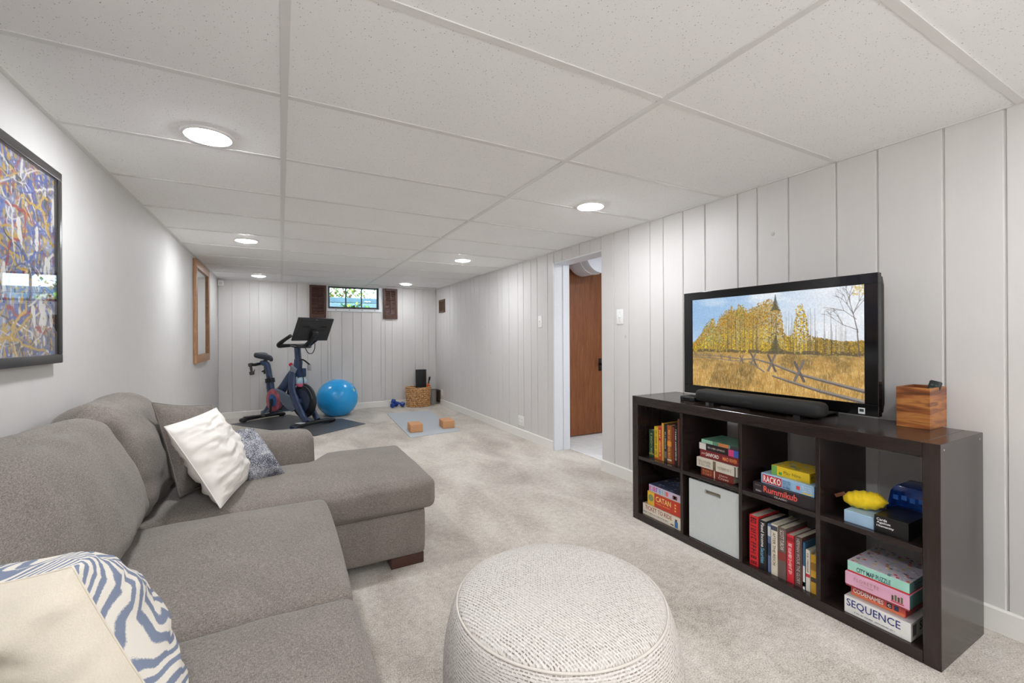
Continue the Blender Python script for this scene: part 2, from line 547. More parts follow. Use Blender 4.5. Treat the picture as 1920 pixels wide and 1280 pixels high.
# small raster toolkit: pictures are painted in numpy and carried as vertex colours on a flat sheet
class Pic:
    def __init__(s, w, h, rgb):
        s.w, s.h = w, h
        s.a = np.ones((h, w, 3)) * np.array(rgb, float)
        s.yy, s.xx = np.mgrid[0:h, 0:w].astype(float)
    def vn(s, sx, sy, seed, octv=3):
        r = np.random.default_rng(seed); out = np.zeros((s.h, s.w)); amp = 1.0; tot = 0
        for o in range(octv):
            gx, gy = max(2, int(sx * 2 ** o) + 2), max(2, int(sy * 2 ** o) + 2)
            g = r.random((gy, gx))
            fx = s.xx / s.w * (gx - 1.001); fy = s.yy / s.h * (gy - 1.001)
            ix, iy = fx.astype(int), fy.astype(int); tx, ty = fx - ix, fy - iy
            tx = tx * tx * (3 - 2 * tx); ty = ty * ty * (3 - 2 * ty)
            v = (g[iy, ix] * (1 - tx) + g[iy, ix + 1] * tx) * (1 - ty) + (g[iy + 1, ix] * (1 - tx) + g[iy + 1, ix + 1] * tx) * ty
            out += v * amp; tot += amp; amp *= 0.5
        return out / tot
    def put(s, mask, rgb, al=1.0):
        m = (np.clip(mask, 0, 1) * al)[..., None]
        s.a = s.a * (1 - m) + np.array(rgb, float) * m
    def blob(s, x, y, r, rgb, al=1.0, ry=None):
        ry = ry or r
        x0, x1 = int(max(0, x - r - 1)), int(min(s.w, x + r + 2)); y0, y1 = int(max(0, y - ry - 1)), int(min(s.h, y + ry + 2))
        if x1 <= x0 or y1 <= y0: return
        d = ((s.xx[y0:y1, x0:x1] - x) / r) ** 2 + ((s.yy[y0:y1, x0:x1] - y) / ry) ** 2
        m = (np.clip((1.15 - d) * 3, 0, 1) * al)[..., None]
        s.a[y0:y1, x0:x1] = s.a[y0:y1, x0:x1] * (1 - m) + np.array(rgb, float) * m
    def line(s, x0, y0, x1, y1, w0, w1, rgb, al=1.0):
        L = math.hypot(x1 - x0, y1 - y0)
        wm = max(w0, w1) + 1
        a0, a1 = int(max(0, min(x0, x1) - wm)), int(min(s.w, max(x0, x1) + wm + 1))
        b0, b1 = int(max(0, min(y0, y1) - wm)), int(min(s.h, max(y0, y1) + wm + 1))
        if a1 <= a0 or b1 <= b0 or L < 1e-6: return
        X_, Y_ = s.xx[b0:b1, a0:a1], s.yy[b0:b1, a0:a1]
        t = np.clip(((X_ - x0) * (x1 - x0) + (Y_ - y0) * (y1 - y0)) / L ** 2, 0, 1)
        d = np.hypot(X_ - x0 - t * (x1 - x0), Y_ - y0 - t * (y1 - y0))
        wd = (w0 + (w1 - w0) * t) / 2
        m = (np.clip(wd + 0.5 - d, 0, 1) * al)[..., None]
        s.a[b0:b1, a0:a1] = s.a[b0:b1, a0:a1] * (1 - m) + np.array(rgb, float) * m
    def sheet(s, name, org, xd, yd, W, H, mat, parent):
        """flat mesh, org = upper left corner, xd reading direction, yd downwards"""
        w, h = s.w, s.h
        org, xd, yd = np.array(org, float), np.array(xd, float), np.array(yd, float)
        u = (s.xx / (w - 1) * W).ravel()[:, None]; v = (s.yy / (h - 1) * H).ravel()[:, None]
        P = org + u * xd + v * yd
        i = (np.arange(h - 1)[:, None] * w + np.arange(w - 1)[None, :]).ravel()
        Q = np.stack([i, i + w, i + w + 1, i + 1], 1)
        me = bpy.data.meshes.new(name)
        me.vertices.add(w * h); me.vertices.foreach_set('co', P.ravel())
        nf = len(Q)
        me.loops.add(nf * 4); me.loops.foreach_set('vertex_index', Q.ravel())
        me.polygons.add(nf); me.polygons.foreach_set('loop_start', np.arange(nf) * 4)
        me.update(calc_edges=True)
        c = np.clip(s.a, 0, 255) / 255.0
        c = np.where(c <= 0.04045, c / 12.92, ((c + 0.055) / 1.055) ** 2.4).reshape(-1, 3)
        at = me.color_attributes.new('paint', 'FLOAT_COLOR', 'POINT')
        at.data.foreach_set('color', np.concatenate([c, np.ones((len(c), 1))], 1).ravel())
        return link(name, me, mat, parent)
# ================================================================== SETTING
def struct(o, label, cat):
    return tag(o, label, cat, kind='structure')

struct(box('floor', (XL - 0.1, YB - 0.1, -0.06), (XR + 0.172, YF + 0.1, 0.0), M_CARPET), 'pale greige cut pile carpet covering the long room floor', 'floor')
M_HALLFLOOR = mat_cloth('hall_carpet', (226, 224, 222), sc=160, bump=0.5, var=0.1)
struct(box('floor_hall', (XR + 0.172, 1.7, -0.06), (3.8, 4.2, 0.004), M_HALLFLOOR), 'whitish floor of the small hall behind the doorway', 'floor')

struct(box('wall_left', (XL - 0.12, YB - 0.12, 0), (XL, YF + 0.2, 2.2), M_DRY), 'smooth pale grey wall behind the sofa', 'wall')
struct(box('wall_front', (XL - 0.12, YB - 0.12, 0), (XR + 0.17, YB, 2.2), M_DRY), 'plain wall behind the camera', 'wall')

# far wall with the basement window
WX0, WX1, WZ0, WZ1 = 0.655, 1.478, 1.612, 1.987
wb = boxes('wall_back', [((XL, YF + 0.007, 0), (WX0, YF + 0.2, 2.2)), ((WX1, YF + 0.007, 0), (XR + 0.2, YF + 0.2, 2.2)),
                         ((WX0, YF + 0.007, 0), (WX1, YF + 0.2, WZ0)), ((WX0, YF + 0.007, WZ1), (WX1, YF + 0.2, 2.2))], M_WALL)
struct(wb, 'far end wall of painted vertical planks with a small window', 'wall')
DR0, DR1, DRZ = 2.915, 3.645, 1.9
wr = boxes('wall_right', [((XR + 0.007, YB, 0), (XR + 0.172, DR0, 2.2)), ((XR + 0.007, DR1, 0), (XR + 0.172, YF + 0.2, 2.2)),
                          ((XR + 0.007, DR0, DRZ), (XR + 0.172, DR1, 2.2))], M_WALL)
struct(wr, 'long right wall of painted vertical planks behind the shelf', 'wall')

GAP, BEV = 0.0036, 0.0024
def plank_right(y0, y1, z0, z1):
    x1, x0 = XR + 0.0075, XR
    o = [(x1, y0 + GAP), (x0 + BEV, y0 + GAP), (x0, y0 + GAP + BEV), (x0, y1 - GAP - BEV), (x0 + BEV, y1 - GAP), (x1, y1 - GAP)]
    return prism('wall_plank', o, z0, z1, 'z', M_WALL, wr)
def plank_back(x0_, x1_, z0, z1):
    y1, y0 = YF + 0.0075, YF
    o = [(x0_ + GAP, y1), (x0_ + GAP, y0 + BEV), (x0_ + GAP + BEV, y0), (x1_ - GAP - BEV, y0), (x1_ - GAP, y0 + BEV), (x1_ - GAP, y1)]
    return prism('wall_plank', o, z0, z1, 'z', M_WALL, wb)
GR = [-0.30, -0.09, 0.13, 0.36, 0.559, 0.733, 0.959, 1.127, 1.357, 1.531, 1.652, 1.879, 2.054, 2.227, 2.355, 2.579, 2.754, DR0]
for a, b in zip(GR, GR[1:]): plank_right(a, b, 0, ZC + 0.02)
plank_right(YB, -0.30, 0, ZC + 0.02)
GR2 = [DR1, 3.763, 3.966, 4.099, 4.269, 4.399, 4.625, 4.803, 4.927, 5.154, 5.273, 5.509, 5.682, 5.81, 5.992, 6.217, 6.338, 6.527, 6.69, 6.849, 6.99, 7.147, 7.27, YF]
for a, b in zip(GR2, GR2[1:]): plank_right(a, b, 0, ZC + 0.02)
for a, b in zip([DR0, 3.06, 3.22, 3.34, 3.50], [3.06, 3.22, 3.34, 3.50, DR1]): plank_right(a, b, DRZ, ZC + 0.02)
GB = [XL, -0.624, -0.406, -0.286, -0.124, 0.094, 0.22, 0.368, 0.558, 0.698, 0.864, 1.033, 1.164, 1.33, 1.546, 1.662, 1.842, 2.06, 2.198, 2.304, XR]
for a, b in zip(GB, GB[1:]):
    top = WZ0 if (b > WX0 + 0.02 and a < WX1 - 0.02) else ZC + 0.02
    if a < WX0 < b - 0.02 or a < WX1 - 0.02 < b and b > WX1:     # planks cut by the window edge
        if a < WX0 < b:
            plank_back(a, WX0, 0, ZC + 0.02); plank_back(WX0, b, 0, WZ0)
        else:
            plank_back(a, WX1, 0, WZ0); plank_back(WX1, b, 0, ZC + 0.02)
    else:
        plank_back(a, b, 0, top)

# knots in the painted planks
M_KNOT = plain((206, 200, 195), 0.5, var=0.1, name='painted_knot')
for (y, z) in [(1.44, 1.72), (2.62, 1.15), (4.27, 1.0), (4.62, 1.20), (5.15, 0.95), (5.98, 0.22), (4.1, 1.2), (5.3, 1.3), (6.5, 0.9), (0.86, 0.86)]:
    bm = bmesh.new(); add_lathe(bm, [(0, 0.0012), (0.006, 0.001), (0.011, 0.0002), (0.012, -0.001)], 10, Matrix.Translation((XR, y, z)) @ Matrix.Rotation(-math.pi / 2, 4, 'Y'))
    from_bm('knot', bm, M_KNOT, wr, smooth=True)

# baseboards
def baseboard(name, lo, hi, label, axis):
    h = 0.093
    if axis == 'right': o = [(XR - 0.013, 0), (XR - 0.013, h - 0.006), (XR - 0.008, h), (XR + 0.001, h), (XR + 0.001, 0)]; ob = prism(name, o, lo, hi, 'y', M_TRIM)
    elif axis == 'back': o = [(YF - 0.013, 0), (YF - 0.013, h - 0.006), (YF - 0.008, h), (YF + 0.001, h), (YF + 0.001, 0)]; ob = prism(name, o, lo, hi, 'x', M_TRIM)
    else: o = [(XL + 0.013, 0), (XL + 0.013, h - 0.006), (XL + 0.008, h), (XL - 0.001, h), (XL - 0.001, 0)]; ob = prism(name, o, lo, hi, 'y', M_TRIM)
    return struct(ob, label, 'baseboard')
baseboard('baseboard_right', YB, DR0, 'white baseboard along the plank wall behind the shelf', 'right')
baseboard('baseboard_right_far', DR1 + 0.015, 7.16, 'white baseboard of the right wall beyond the doorway', 'right')
baseboard('baseboard_back', XL + 0.013, XR - 0.013, 'white baseboard along the far end wall', 'back')
baseboard('baseboard_left', YB, YF - 0.013, 'white baseboard along the left wall behind the sofa', 'left')

# suspended ceiling
cl = struct(box('ceiling', (XL - 0.12, YB - 0.12, ZC + 0.026), (3.85, YF + 0.2, ZC + 0.25), M_TILE), 'white suspended ceiling of speckled acoustic tiles in a metal grid', 'ceiling')
rows = [TY0 + k * TILE for k in range(-3, 10)] + [YF]
cols = [XL, TX1, TX2, XR]
BW = 0.0125
tile_me = {}
for ci, (xa, xb) in enumerate(zip(cols, cols[1:])):
    for ri, (ya, yb) in enumerate(zip(rows, rows[1:])):
        key = (ci, round(yb - ya, 3))
        if key not in tile_me:
            bm = bmesh.new(); add_box(bm, (-(xb - xa) / 2 + 0.003, -(yb - ya) / 2 + 0.003, 0), ((xb - xa) / 2 - 0.003, (yb - ya) / 2 - 0.003, 0.013))
            me = bpy.data.meshes.new('ceiling_tile'); bm.to_mesh(me); bm.free(); me.materials.append(M_TILE); tile_me[key] = me
        o = bpy.data.objects.new('ceiling_tile', tile_me[key]); COL.objects.link(o); o.parent = cl
        o.location = ((xa + xb) / 2, (ya + yb) / 2, ZC + 0.0042)
        if ci == 2 and ri == 11: o.rotation_euler = (0.012, 0.004, 0); o.location.z += 0.004
def bar(name, lo, hi):
    return box(name, lo, hi, M_TBAR, cl)
for x in (TX1, TX2): bar('main_grid_bar', (x - BW, rows[0], ZC), (x + BW, YF, ZC + 0.004))
for ci, (xa, xb) in enumerate(zip(cols, cols[1:])):
    for ri, y in enumerate(rows[:-1]):
        if ci == 2 and ri == 11: continue
        bar('cross_grid_bar', (xa + (BW if ci else 0), y - BW, ZC + 0.0006), (xb - (BW if ci < 2 else 0), y + BW, ZC + 0.004))
for nm, lo, hi in (('wall_angle', (XL, rows[0], ZC - 0.001), (XL + 0.019, YF, ZC + 0.004)), ('wall_angle', (XR - 0.012, rows[0], ZC - 0.001), (XR, YF, ZC + 0.004)),
                   ('wall_angle', (XL, YF - 0.016, ZC - 0.001), (XR, YF, ZC + 0.004))):
    bar(nm, lo, hi)

# doorway: jambs, head, hall and door
M_DOOR = mat_wood('door_veneer', (112, 62, 30), (156, 95, 52), (5, 5, 0.35), 0.35, 7, distort=1.5)
t1 = boxes('trim_1', [((XR + 0.10, DR1 - 0.020, 0), (XR + 0.178, DR1 + 0.01, DRZ)), ((XR - 0.004, DR1 - 0.008, 0), (XR + 0.10, DR1 + 0.012, DRZ)),
                      ((XR + 0.007, DR0 - 0.01, DRZ - 0.012), (XR + 0.176, DR1, DRZ + 0.004))], M_JAMB, bevel=0.002)
struct(t1, 'white painted jamb and head of the open doorway', 'trim')
struct(box('wall_hall_back', (XR + 0.172, 4.062, 0), (3.8, 4.16, 2.26), M_JAMB), 'white hall wall that holds the brown door', 'wall')
struct(box('wall_hall_right', (3.7, 1.7, 0), (3.8, 4.1, 2.26), M_JAMB), 'white side wall of the small hall', 'wall')
struct(box('wall_hall_front', (XR + 0.172, 1.66, 0), (3.8, 1.74, 2.26), M_JAMB), 'white near wall of the small hall', 'wall')
struct(boxes('trim_2', [((2.60, 4.034, 1.992), (3.48, 4.064, 2.05)), ((2.615, 4.034, 0), (2.66, 4.064, 1.992)), ((3.425, 4.034, 0), (3.48, 4.064, 1.992))], M_JAMB, bevel=0.003),
       'white casing around the brown hall door', 'trim')
dr = box('door_1', (2.662, 4.022, 0.014), (3.423, 4.060, 1.988), M_DOOR, bevel=0.002, seg=1)
struct(dr, 'flat brown wood veneer door seen through the doorway', 'door')
hp = box('handle_plate', (3.318, 4.017, 0.745), (3.362, 4.0225, 0.895), plain((60, 56, 54), 0.3, 0.9, name='dark_bronze'), dr, bevel=0.002)
lathe('door_knob', [(0, 0.06), (0.018, 0.058), (0.026, 0.045), (0.024, 0.03), (0.011, 0.02), (0.011, 0)], plain((60, 56, 54), 0.3, 0.9, name='dark_bronze'), hp, 20,
      Matrix.Translation((3.34, 4.018, 0.83)) @ Matrix.Rotation(math.pi / 2, 4, 'X'))
duct = empty('air_duct', (3.02, 3.7, 1.85))
tag(duct, 'round white air duct under the ceiling above the brown hall door', 'duct')
bm = bmesh.new(); add_lathe(bm, [(0, -0.22), (0.195, -0.20), (0.200, -0.19), (0.200, 0.15), (0, 0.15)], 48, Matrix.Translation((3.03, 3.77, 2.038)) @ Matrix.Rotation(math.pi / 2, 4, 'X'))
from_bm('duct_wrap', bm, M_JAMB, duct, smooth=math.radians(40))
bm = bmesh.new(); add_lathe(bm, [(0.201, -0.006), (0.206, -0.004), (0.206, 0.004), (0.201, 0.006)], 48, Matrix.Translation((3.03, 3.74, 2.038)) @ Matrix.Rotation(math.pi / 2, 4, 'X'))
from_bm('seam_band', bm, M_WHITE, duct, smooth=math.radians(40))

# window in the far wall
M_SASH = plain((74, 72, 76), 0.45, var=0.08, name='grey_brown_sash')
win = boxes('window_1', [((WX0 - 0.012, YF - 0.014, WZ0 - 0.03), (WX1 + 0.014, YF + 0.10, WZ0 + 0.014)), ((WX0 - 0.012, YF - 0.012, WZ0 + 0.014), (WX0 + 0.008, YF + 0.10, WZ1)),
                         ((WX1 - 0.03, YF - 0.012, WZ0 + 0.014), (WX1 + 0.014, YF + 0.10, WZ1))], M_JAMB, bevel=0.002)
struct(win, 'small three pane basement window with white casing in the far wall', 'window')
sx0, sx1, sz0, sz1 = WX0 + 0.010, WX1 - 0.032, WZ0 + 0.017, WZ1 - 0.004
ys = YF + 0.035
sash = boxes('window_frame', [((sx0, ys, sz0), (sx1, ys + 0.035, sz0 + 0.030)), ((sx0, ys, sz1 - 0.024), (sx1, ys + 0.035, sz1)),
                              ((sx0, ys, sz0 + 0.030), (sx0 + 0.026, ys + 0.035, sz1 - 0.024)), ((sx1 - 0.026, ys, sz0 + 0.030), (sx1, ys + 0.035, sz1 - 0.024))], M_SASH, win, 0.002)
pw = (sx1 - sx0 - 0.052) / 3
for k in (1, 2):
    box('muntin', (sx0 + 0.026 + k * pw - 0.009, ys + 0.002, sz0 + 0.03), (sx0 + 0.026 + k * pw + 0.009, ys + 0.03, sz1 - 0.024), M_SASH, sash)
for k in range(3):
    box('pane', (sx0 + 0.026 + k * pw + (0.009 if k else 0), ys + 0.014, sz0 + 0.03), (sx0 + 0.026 + (k + 1) * pw - (0.009 if k < 2 else 0), ys + 0.018, sz1 - 0.024), M_GLASS, sash)
lt = boxes('window_latch', [((1.035, ys - 0.012, sz0 + 0.004), (1.085, ys, sz0 + 0.020)), ((1.052, ys - 0.03, sz0 + 0.012), (1.066, ys - 0.01, sz0 + 0.06))], M_BLACK, sash, 0.002)
for k in range(4):
    lathe('screw', [(0, 0.003), (0.006, 0.002), (0.007, 0)], M_BLACK, win, 10, Matrix.Translation((0.78 + k * 0.2, YF - 0.0135, WZ0 - 0.006)) @ Matrix.Rotation(math.pi / 2, 4, 'X'))

# outside: sun, retaining timbers, leaves
sun = bpy.data.objects.new('sun', bpy.data.lights.new('sun', 'SUN')); COL.objects.link(sun)
sun.data.energy = 6.0; sun.data.angle = 0.02; sun.rotation_euler = Vector((0.35, 0.75, -0.7)).to_track_quat('-Z', 'Y').to_euler()
struct(box('ground_outside', (-2, YF + 0.2, 1.2), (5, 12, 1.5), plain((86, 104, 60), 0.9, var=0.3, name='lawn')), 'grassy ground outside the far window', 'ground')
rt = empty('retaining_wall', (1.2, 8.3, 1.5)); tag(rt, 'bluish timber retaining wall outside the far window', 'wall')
tc = [(92, 128, 148), (70, 106, 128), (110, 142, 158), (84, 118, 138)]
for k in range(4):
    box('timber', (-0.6, 8.30 + 0.004 * (k % 2), 1.5 + k * 0.098), (3.4, 8.38, 1.5 + k * 0.098 + 0.092), plain(tc[k], 0.7, var=0.15, name='blue_timber_%d' % k, scale=9), rt, bevel=0.006, seg=1)
def leaves(name, label, c, ext, n, cols_, seed):
    r = random.Random(seed); root = empty(name, c); tag(root, label, 'bush')
    bms = [bmesh.new() for _ in cols_]
    for _ in range(n):
        b = bms[r.randrange(len(cols_))]
        p = Vector((c[0] + r.gauss(0, ext[0]), c[1] + r.gauss(0, ext[1]), c[2] + r.gauss(0, ext[2])))
        m = Matrix.Translation(p) @ Matrix.Rotation(r.uniform(0, 6.3), 4, 'Z') @ Matrix.Rotation(r.uniform(-1.2, 1.2), 4, 'X')
        s = r.uniform(0.03, 0.06)
        vsx = [b.verts.new(m @ Vector(q)) for q in ((0, -s, 0), (s * 0.5, 0, 0.01), (0, s, 0), (-s * 0.5, 0, 0.01))]
        b.faces.new(vsx)
    for b, cc in zip(bms, cols_):
        o = from_bm('foliage', b, plain(cc, 0.6, var=0.2, name='leaf_%d' % cc[1]), root); o['kind'] = 'stuff'
    tube('stem', [(c[0], c[1], 1.45), (c[0] + 0.04, c[1] + 0.02, c[2])], [0.02, 0.008], plain((90, 70, 50), 0.8, name='bark'), root, 6)
leaves('garden_bush', 'sunlit green leaves behind the middle of the far window', (1.13, 9.3, 2.15), (0.30, 0.2, 0.22), 650, [(120, 160, 60), (70, 120, 50), (170, 190, 90), (150, 110, 90)], 3)
leaves('garden_bush', 'leafy shrub outside the far window behind its left pane', (1.00, 11.2, 2.60), (0.20, 0.12, 0.14), 160, [(110, 150, 80), (70, 110, 60)], 5)
leaves('garden_bush', 'low green plant growing at the timber wall below the middle pane', (1.16, 8.22, 1.66), (0.12, 0.03, 0.05), 120, [(130, 180, 60), (90, 150, 60)], 8)

# ================================================================== CEILING LIGHTS
_lens = {}
def lens_mat(k):
    if k not in _lens: _lens[k] = emit('lit_lens', LAMP_COL, LAMP * k)
    return _lens[k]
def ceiling_light(x, y, label, z=ZC, k=1.0):
    t = empty('recessed_light', (x, y, z - 0.004)); tag(t, label, 'ceiling light', 'recessed ceiling lights')
    lathe('trim_ring', [(0.080, 0.006), (0.080, -0.001), (0.085, -0.004), (0.096, -0.002), (0.098, 0.006)], M_WHITE, t, 40, Matrix.Translation((x, y, z - 0.001)))
    lathe('lens', [(0, -0.013), (0.050, -0.010), (0.080, 0.0), (0.080, 0.004), (0, 0.004)], lens_mat(k), t, 24, Matrix.Translation((x, y, z - 0.002)), smooth=True)
ceiling_light(-0.268, 2.225, 'largest round recessed ceiling light, above the sofa')
ceiling_light(1.805, 2.26, 'round recessed ceiling light in front of the doorway, nearest the shelf')
ceiling_light(-0.262, 4.43, 'middle recessed ceiling light of the left row', k=0.95)
ceiling_light(1.786, 4.48, 'middle recessed ceiling light of the right row', k=0.95)
ceiling_light(-0.262, 6.82, 'small far recessed ceiling light above the exercise bike', k=0.55)
ceiling_light(1.768, 6.87, 'small far recessed ceiling light near the window', k=0.55)
ceiling_light(-0.268, 0.02, 'added unseen recessed light continuing the left row over the camera position', k=0.85)  # this pair carries the rows on out of view, added to brighten the foreground
ceiling_light(1.805, 0.02, 'added unseen recessed light continuing the right row over the camera position', k=0.6)
ceiling_light(0.77, -1.5, 'added unseen recessed ceiling light behind the camera', k=1.2)  # extra lamp added out of view to brighten the ceiling
ceiling_light(3.15, 2.7, 'recessed light in the small hall ceiling', ZC + 0.026)

# fill lamp added unseen behind the camera to brighten the ceiling
fl = empty('fill_uplight', (0.25, -1.35, 0)); tag(fl, 'added fill lamp standing unseen behind the camera, pointed at the ceiling', 'fill lamp')
FM = Matrix.Translation((0.25, -1.35, 0))
M_STEEL = plain((150, 148, 145), 0.3, 0.8, var=0.03, name='brushed_steel')
lathe('lamp_base', [(0, 0), (0.14, 0), (0.145, 0.012), (0.02, 0.03), (0, 0.03)], M_STEEL, fl, 32, FM)
lathe('lamp_pole', [(0, 0.02), (0.012, 0.02), (0.012, 1.20), (0, 1.20)], M_STEEL, fl, 12, FM)
lathe('lamp_bowl', [(0.0, 1.195), (0.03, 1.198), (0.14, 1.25), (0.17, 1.285), (0.166, 1.287), (0.135, 1.256), (0.03, 1.205), (0, 1.203)], M_WHITE, fl, 32, FM)
lathe('lamp_diffuser', [(0.150, 1.274), (0.08, 1.282), (0, 1.284)], emit('fill_glow', LAMP_COL, FILL_LAMP), fl, 24, FM)

# ================================================================== LEFT WALL
# painting
def painting_pic():
    p = Pic(330, 230, (110, 122, 164))
    r = random.Random(4)
    n1, n2, n3 = p.vn(14, 10, 1), p.vn(20, 14, 2), p.vn(9, 7, 3)
    p.put((n1 - 0.45) * 5, (76, 100, 182)); p.put((n2 - 0.57) * 6, (150, 132, 120)); p.put((n3 - 0.56) * 6, (160, 172, 208)); p.put((0.33 - n2) * 7, (60, 62, 84))
    pal = [(232, 228, 224)] * 7 + [(212, 168, 44)] * 7 + [(40, 38, 44)] * 3 + [(64, 92, 178)] * 4 + [(150, 150, 176)] * 2 + [(168, 44, 52)] * 2 + [(124, 92, 70)] * 2
    for _ in range(2200): p.blob(r.uniform(0, 330), r.uniform(0, 230), r.uniform(0.6, 3.0), r.choice(pal), r.uniform(0.6, 1), r.uniform(1, 6))
    for _ in range(330):
        x, y, a = r.uniform(0, 330), r.uniform(0, 230), r.uniform(0, 6.3); c = r.choice(pal); w = r.uniform(0.5, 2.2)
        for _ in range(r.randint(5, 22)):
            a += r.gauss(0, 0.45); L = r.uniform(3, 9); x2, y2 = x + L * math.cos(a), y + L * math.sin(a)
            w2 = max(0.6, w + r.gauss(0, 0.4)); p.line(x, y, x2, y2, w, w2, c); x, y, w = x2, y2, min(w2, 4)
    for _ in range(26):
        x, y = r.uniform(0, 330), r.uniform(20, 200)
        for _ in range(5):
            p.blob(x, y, r.uniform(2, 5), (236, 232, 226), 1, r.uniform(3, 9)); y += r.uniform(3, 7); x += r.uniform(-2, 2)
    return p
PY0, PY1, PZ0, PZ1 = 1.22, 2.345, 1.056, 1.802
pt = empty('painting', (XL + 0.015, (PY0 + PY1) / 2, PZ0)); tag(pt, 'framed abstract painting of blue, white and ochre paint drips on the left wall', 'painting')
fw_ = 0.034
M_FRAME = plain((50, 48, 47), 0.28, var=0.06, name='black_picture_frame')
for a, b in (((PY0, PZ1 - fw_), (PY1, PZ1)), ((PY0, PZ0), (PY1, PZ0 + fw_)), ((PY0, PZ0 + fw_), (PY0 + fw_, PZ1 - fw_)), ((PY1 - fw_, PZ0 + fw_), (PY1, PZ1 - fw_))):
    box('frame_rail', (XL + 0.001, a[0], a[1]), (XL + 0.030, b[0], b[1]), M_FRAME, pt, bevel=0.003, seg=2)
box('backing', (XL + 0.001, PY0 + fw_, PZ0 + fw_), (XL + 0.016, PY1 - fw_, PZ1 - fw_), M_BLACK, pt)
painting_pic().sheet('canvas', (XL + 0.0175, PY0 + fw_, PZ1 - fw_), (0, 1, 0), (0, 0, -1), PY1 - PY0 - 2 * fw_, PZ1 - PZ0 - 2 * fw_, mat_vcol('drip_paint', 0, 0.5), pt)
box('glazing', (XL + 0.024, PY0 + fw_ - 0.004, PZ0 + fw_ - 0.004), (XL + 0.0265, PY1 - fw_ + 0.004, PZ1 - fw_ + 0.004), mat_glass('picture_glass', (1, 1, 1), 1.0), pt)

# wood framed mirror
MY0, MY1, MZ0, MZ1 = 5.42, 6.36, 0.895, 1.978
mr = empty('wall_mirror', (XL + 0.015, (MY0 + MY1) / 2, MZ0)); tag(mr, 'tall mirror in a light brown wood frame on the left wall', 'mirror')
M_OAK = mat_wood('light_oak', (150, 106, 74), (190, 146, 108), (6, 6, 0.8), 0.45, 6)
mf = 0.085
for a, b in (((MY0, MZ1 - mf), (MY1, MZ1)), ((MY0, MZ0), (MY1, MZ0 + mf)), ((MY0, MZ0 + mf), (MY0 + mf, MZ1 - mf)), ((MY1 - mf, MZ0 + mf), (MY1, MZ1 - mf))):
    box('frame_rail', (XL + 0.001, a[0], a[1]), (XL + 0.030, b[0], b[1]), M_OAK, mr, bevel=0.003, seg=2)
km = NT('silvered_mirror'); km.set(Roughness=0.02, Metallic=1.0); km.b.inputs['Base Color'].default_value = (0.86, 0.88, 0.89, 1)
nzm = km.noise(km.coord(), 3); km.l(km.math('MULTIPLY', nzm, 0.04), km.b.inputs['Roughness'])
box('mirror_glass', (XL + 0.001, MY0 + mf, MZ0 + mf), (XL + 0.012, MY1 - mf, MZ1 - mf), km.m, mr)

# corner motion sensor
sn = box('motion_sensor', (XL + 0.006, YF - 0.075, 1.905), (XL + 0.075, YF - 0.012, 1.985), M_WHITE, bevel=0.008)
tag(sn, 'small white sensor box in the far left ceiling corner', 'sensor')
box('sensor_lens', (XL + 0.02, YF - 0.078, 1.918), (XL + 0.06, YF - 0.0745, 1.955), plain((215, 215, 214), 0.2, name='sensor_lens'), sn, bevel=0.001, seg=1)

# ================================================================== WALL FITTINGS
M_SHUT = mat_wood('shutter_wood', (62, 37, 29), (92, 57, 44), (6, 6, 0.8), 0.5, 6)
def shutter(x0, x1, z0, z1, label):
    t = empty('window_shutter', ((x0 + x1) / 2, YF - 0.012, z0)); tag(t, label, 'shutter', 'shutters beside the far window')
    y0, y1, st = YF - 0.030, YF - 0.001, 0.036
    box('stile', (x0, y0, z0), (x0 + st, y1, z1), M_SHUT, t, 0.002, 1); box('stile', (x1 - st, y0, z0), (x1, y1, z1), M_SHUT, t, 0.002, 1)
    box('rail', (x0 + st, y0, z0), (x1 - st, y1, z0 + 0.06), M_SHUT, t, 0.002, 1); box('rail', (x0 + st, y0, z1 - 0.04), (x1 - st, y1, z1), M_SHUT, t, 0.002, 1)
    n = 16; zz = np.linspace(z0 + 0.072, z1 - 0.05, n)
    lst = [((x0 + st, -0.002, -0.0118), (x1 - st, 0.002, 0.0118), Matrix.Translation((0, (y0 + y1) / 2, z)) @ Matrix.Rotation(-0.5, 4, 'X')) for z in zz]
    o = boxes('louvers', lst, M_SHUT, t); o['kind'] = 'stuff'
    box('tilt_rod', ((x0 + x1) / 2 - 0.005, y0 - 0.008, z0 + 0.08), ((x0 + x1) / 2 + 0.005, y0 + 0.002, z1 - 0.06), M_SHUT, t)
shutter(0.395, 0.632, 1.470, 1.984, 'dark brown louvered shutter left of the far window')
shutter(1.518, 1.752, 1.475, 1.982, 'dark brown louvered shutter right of the far window')

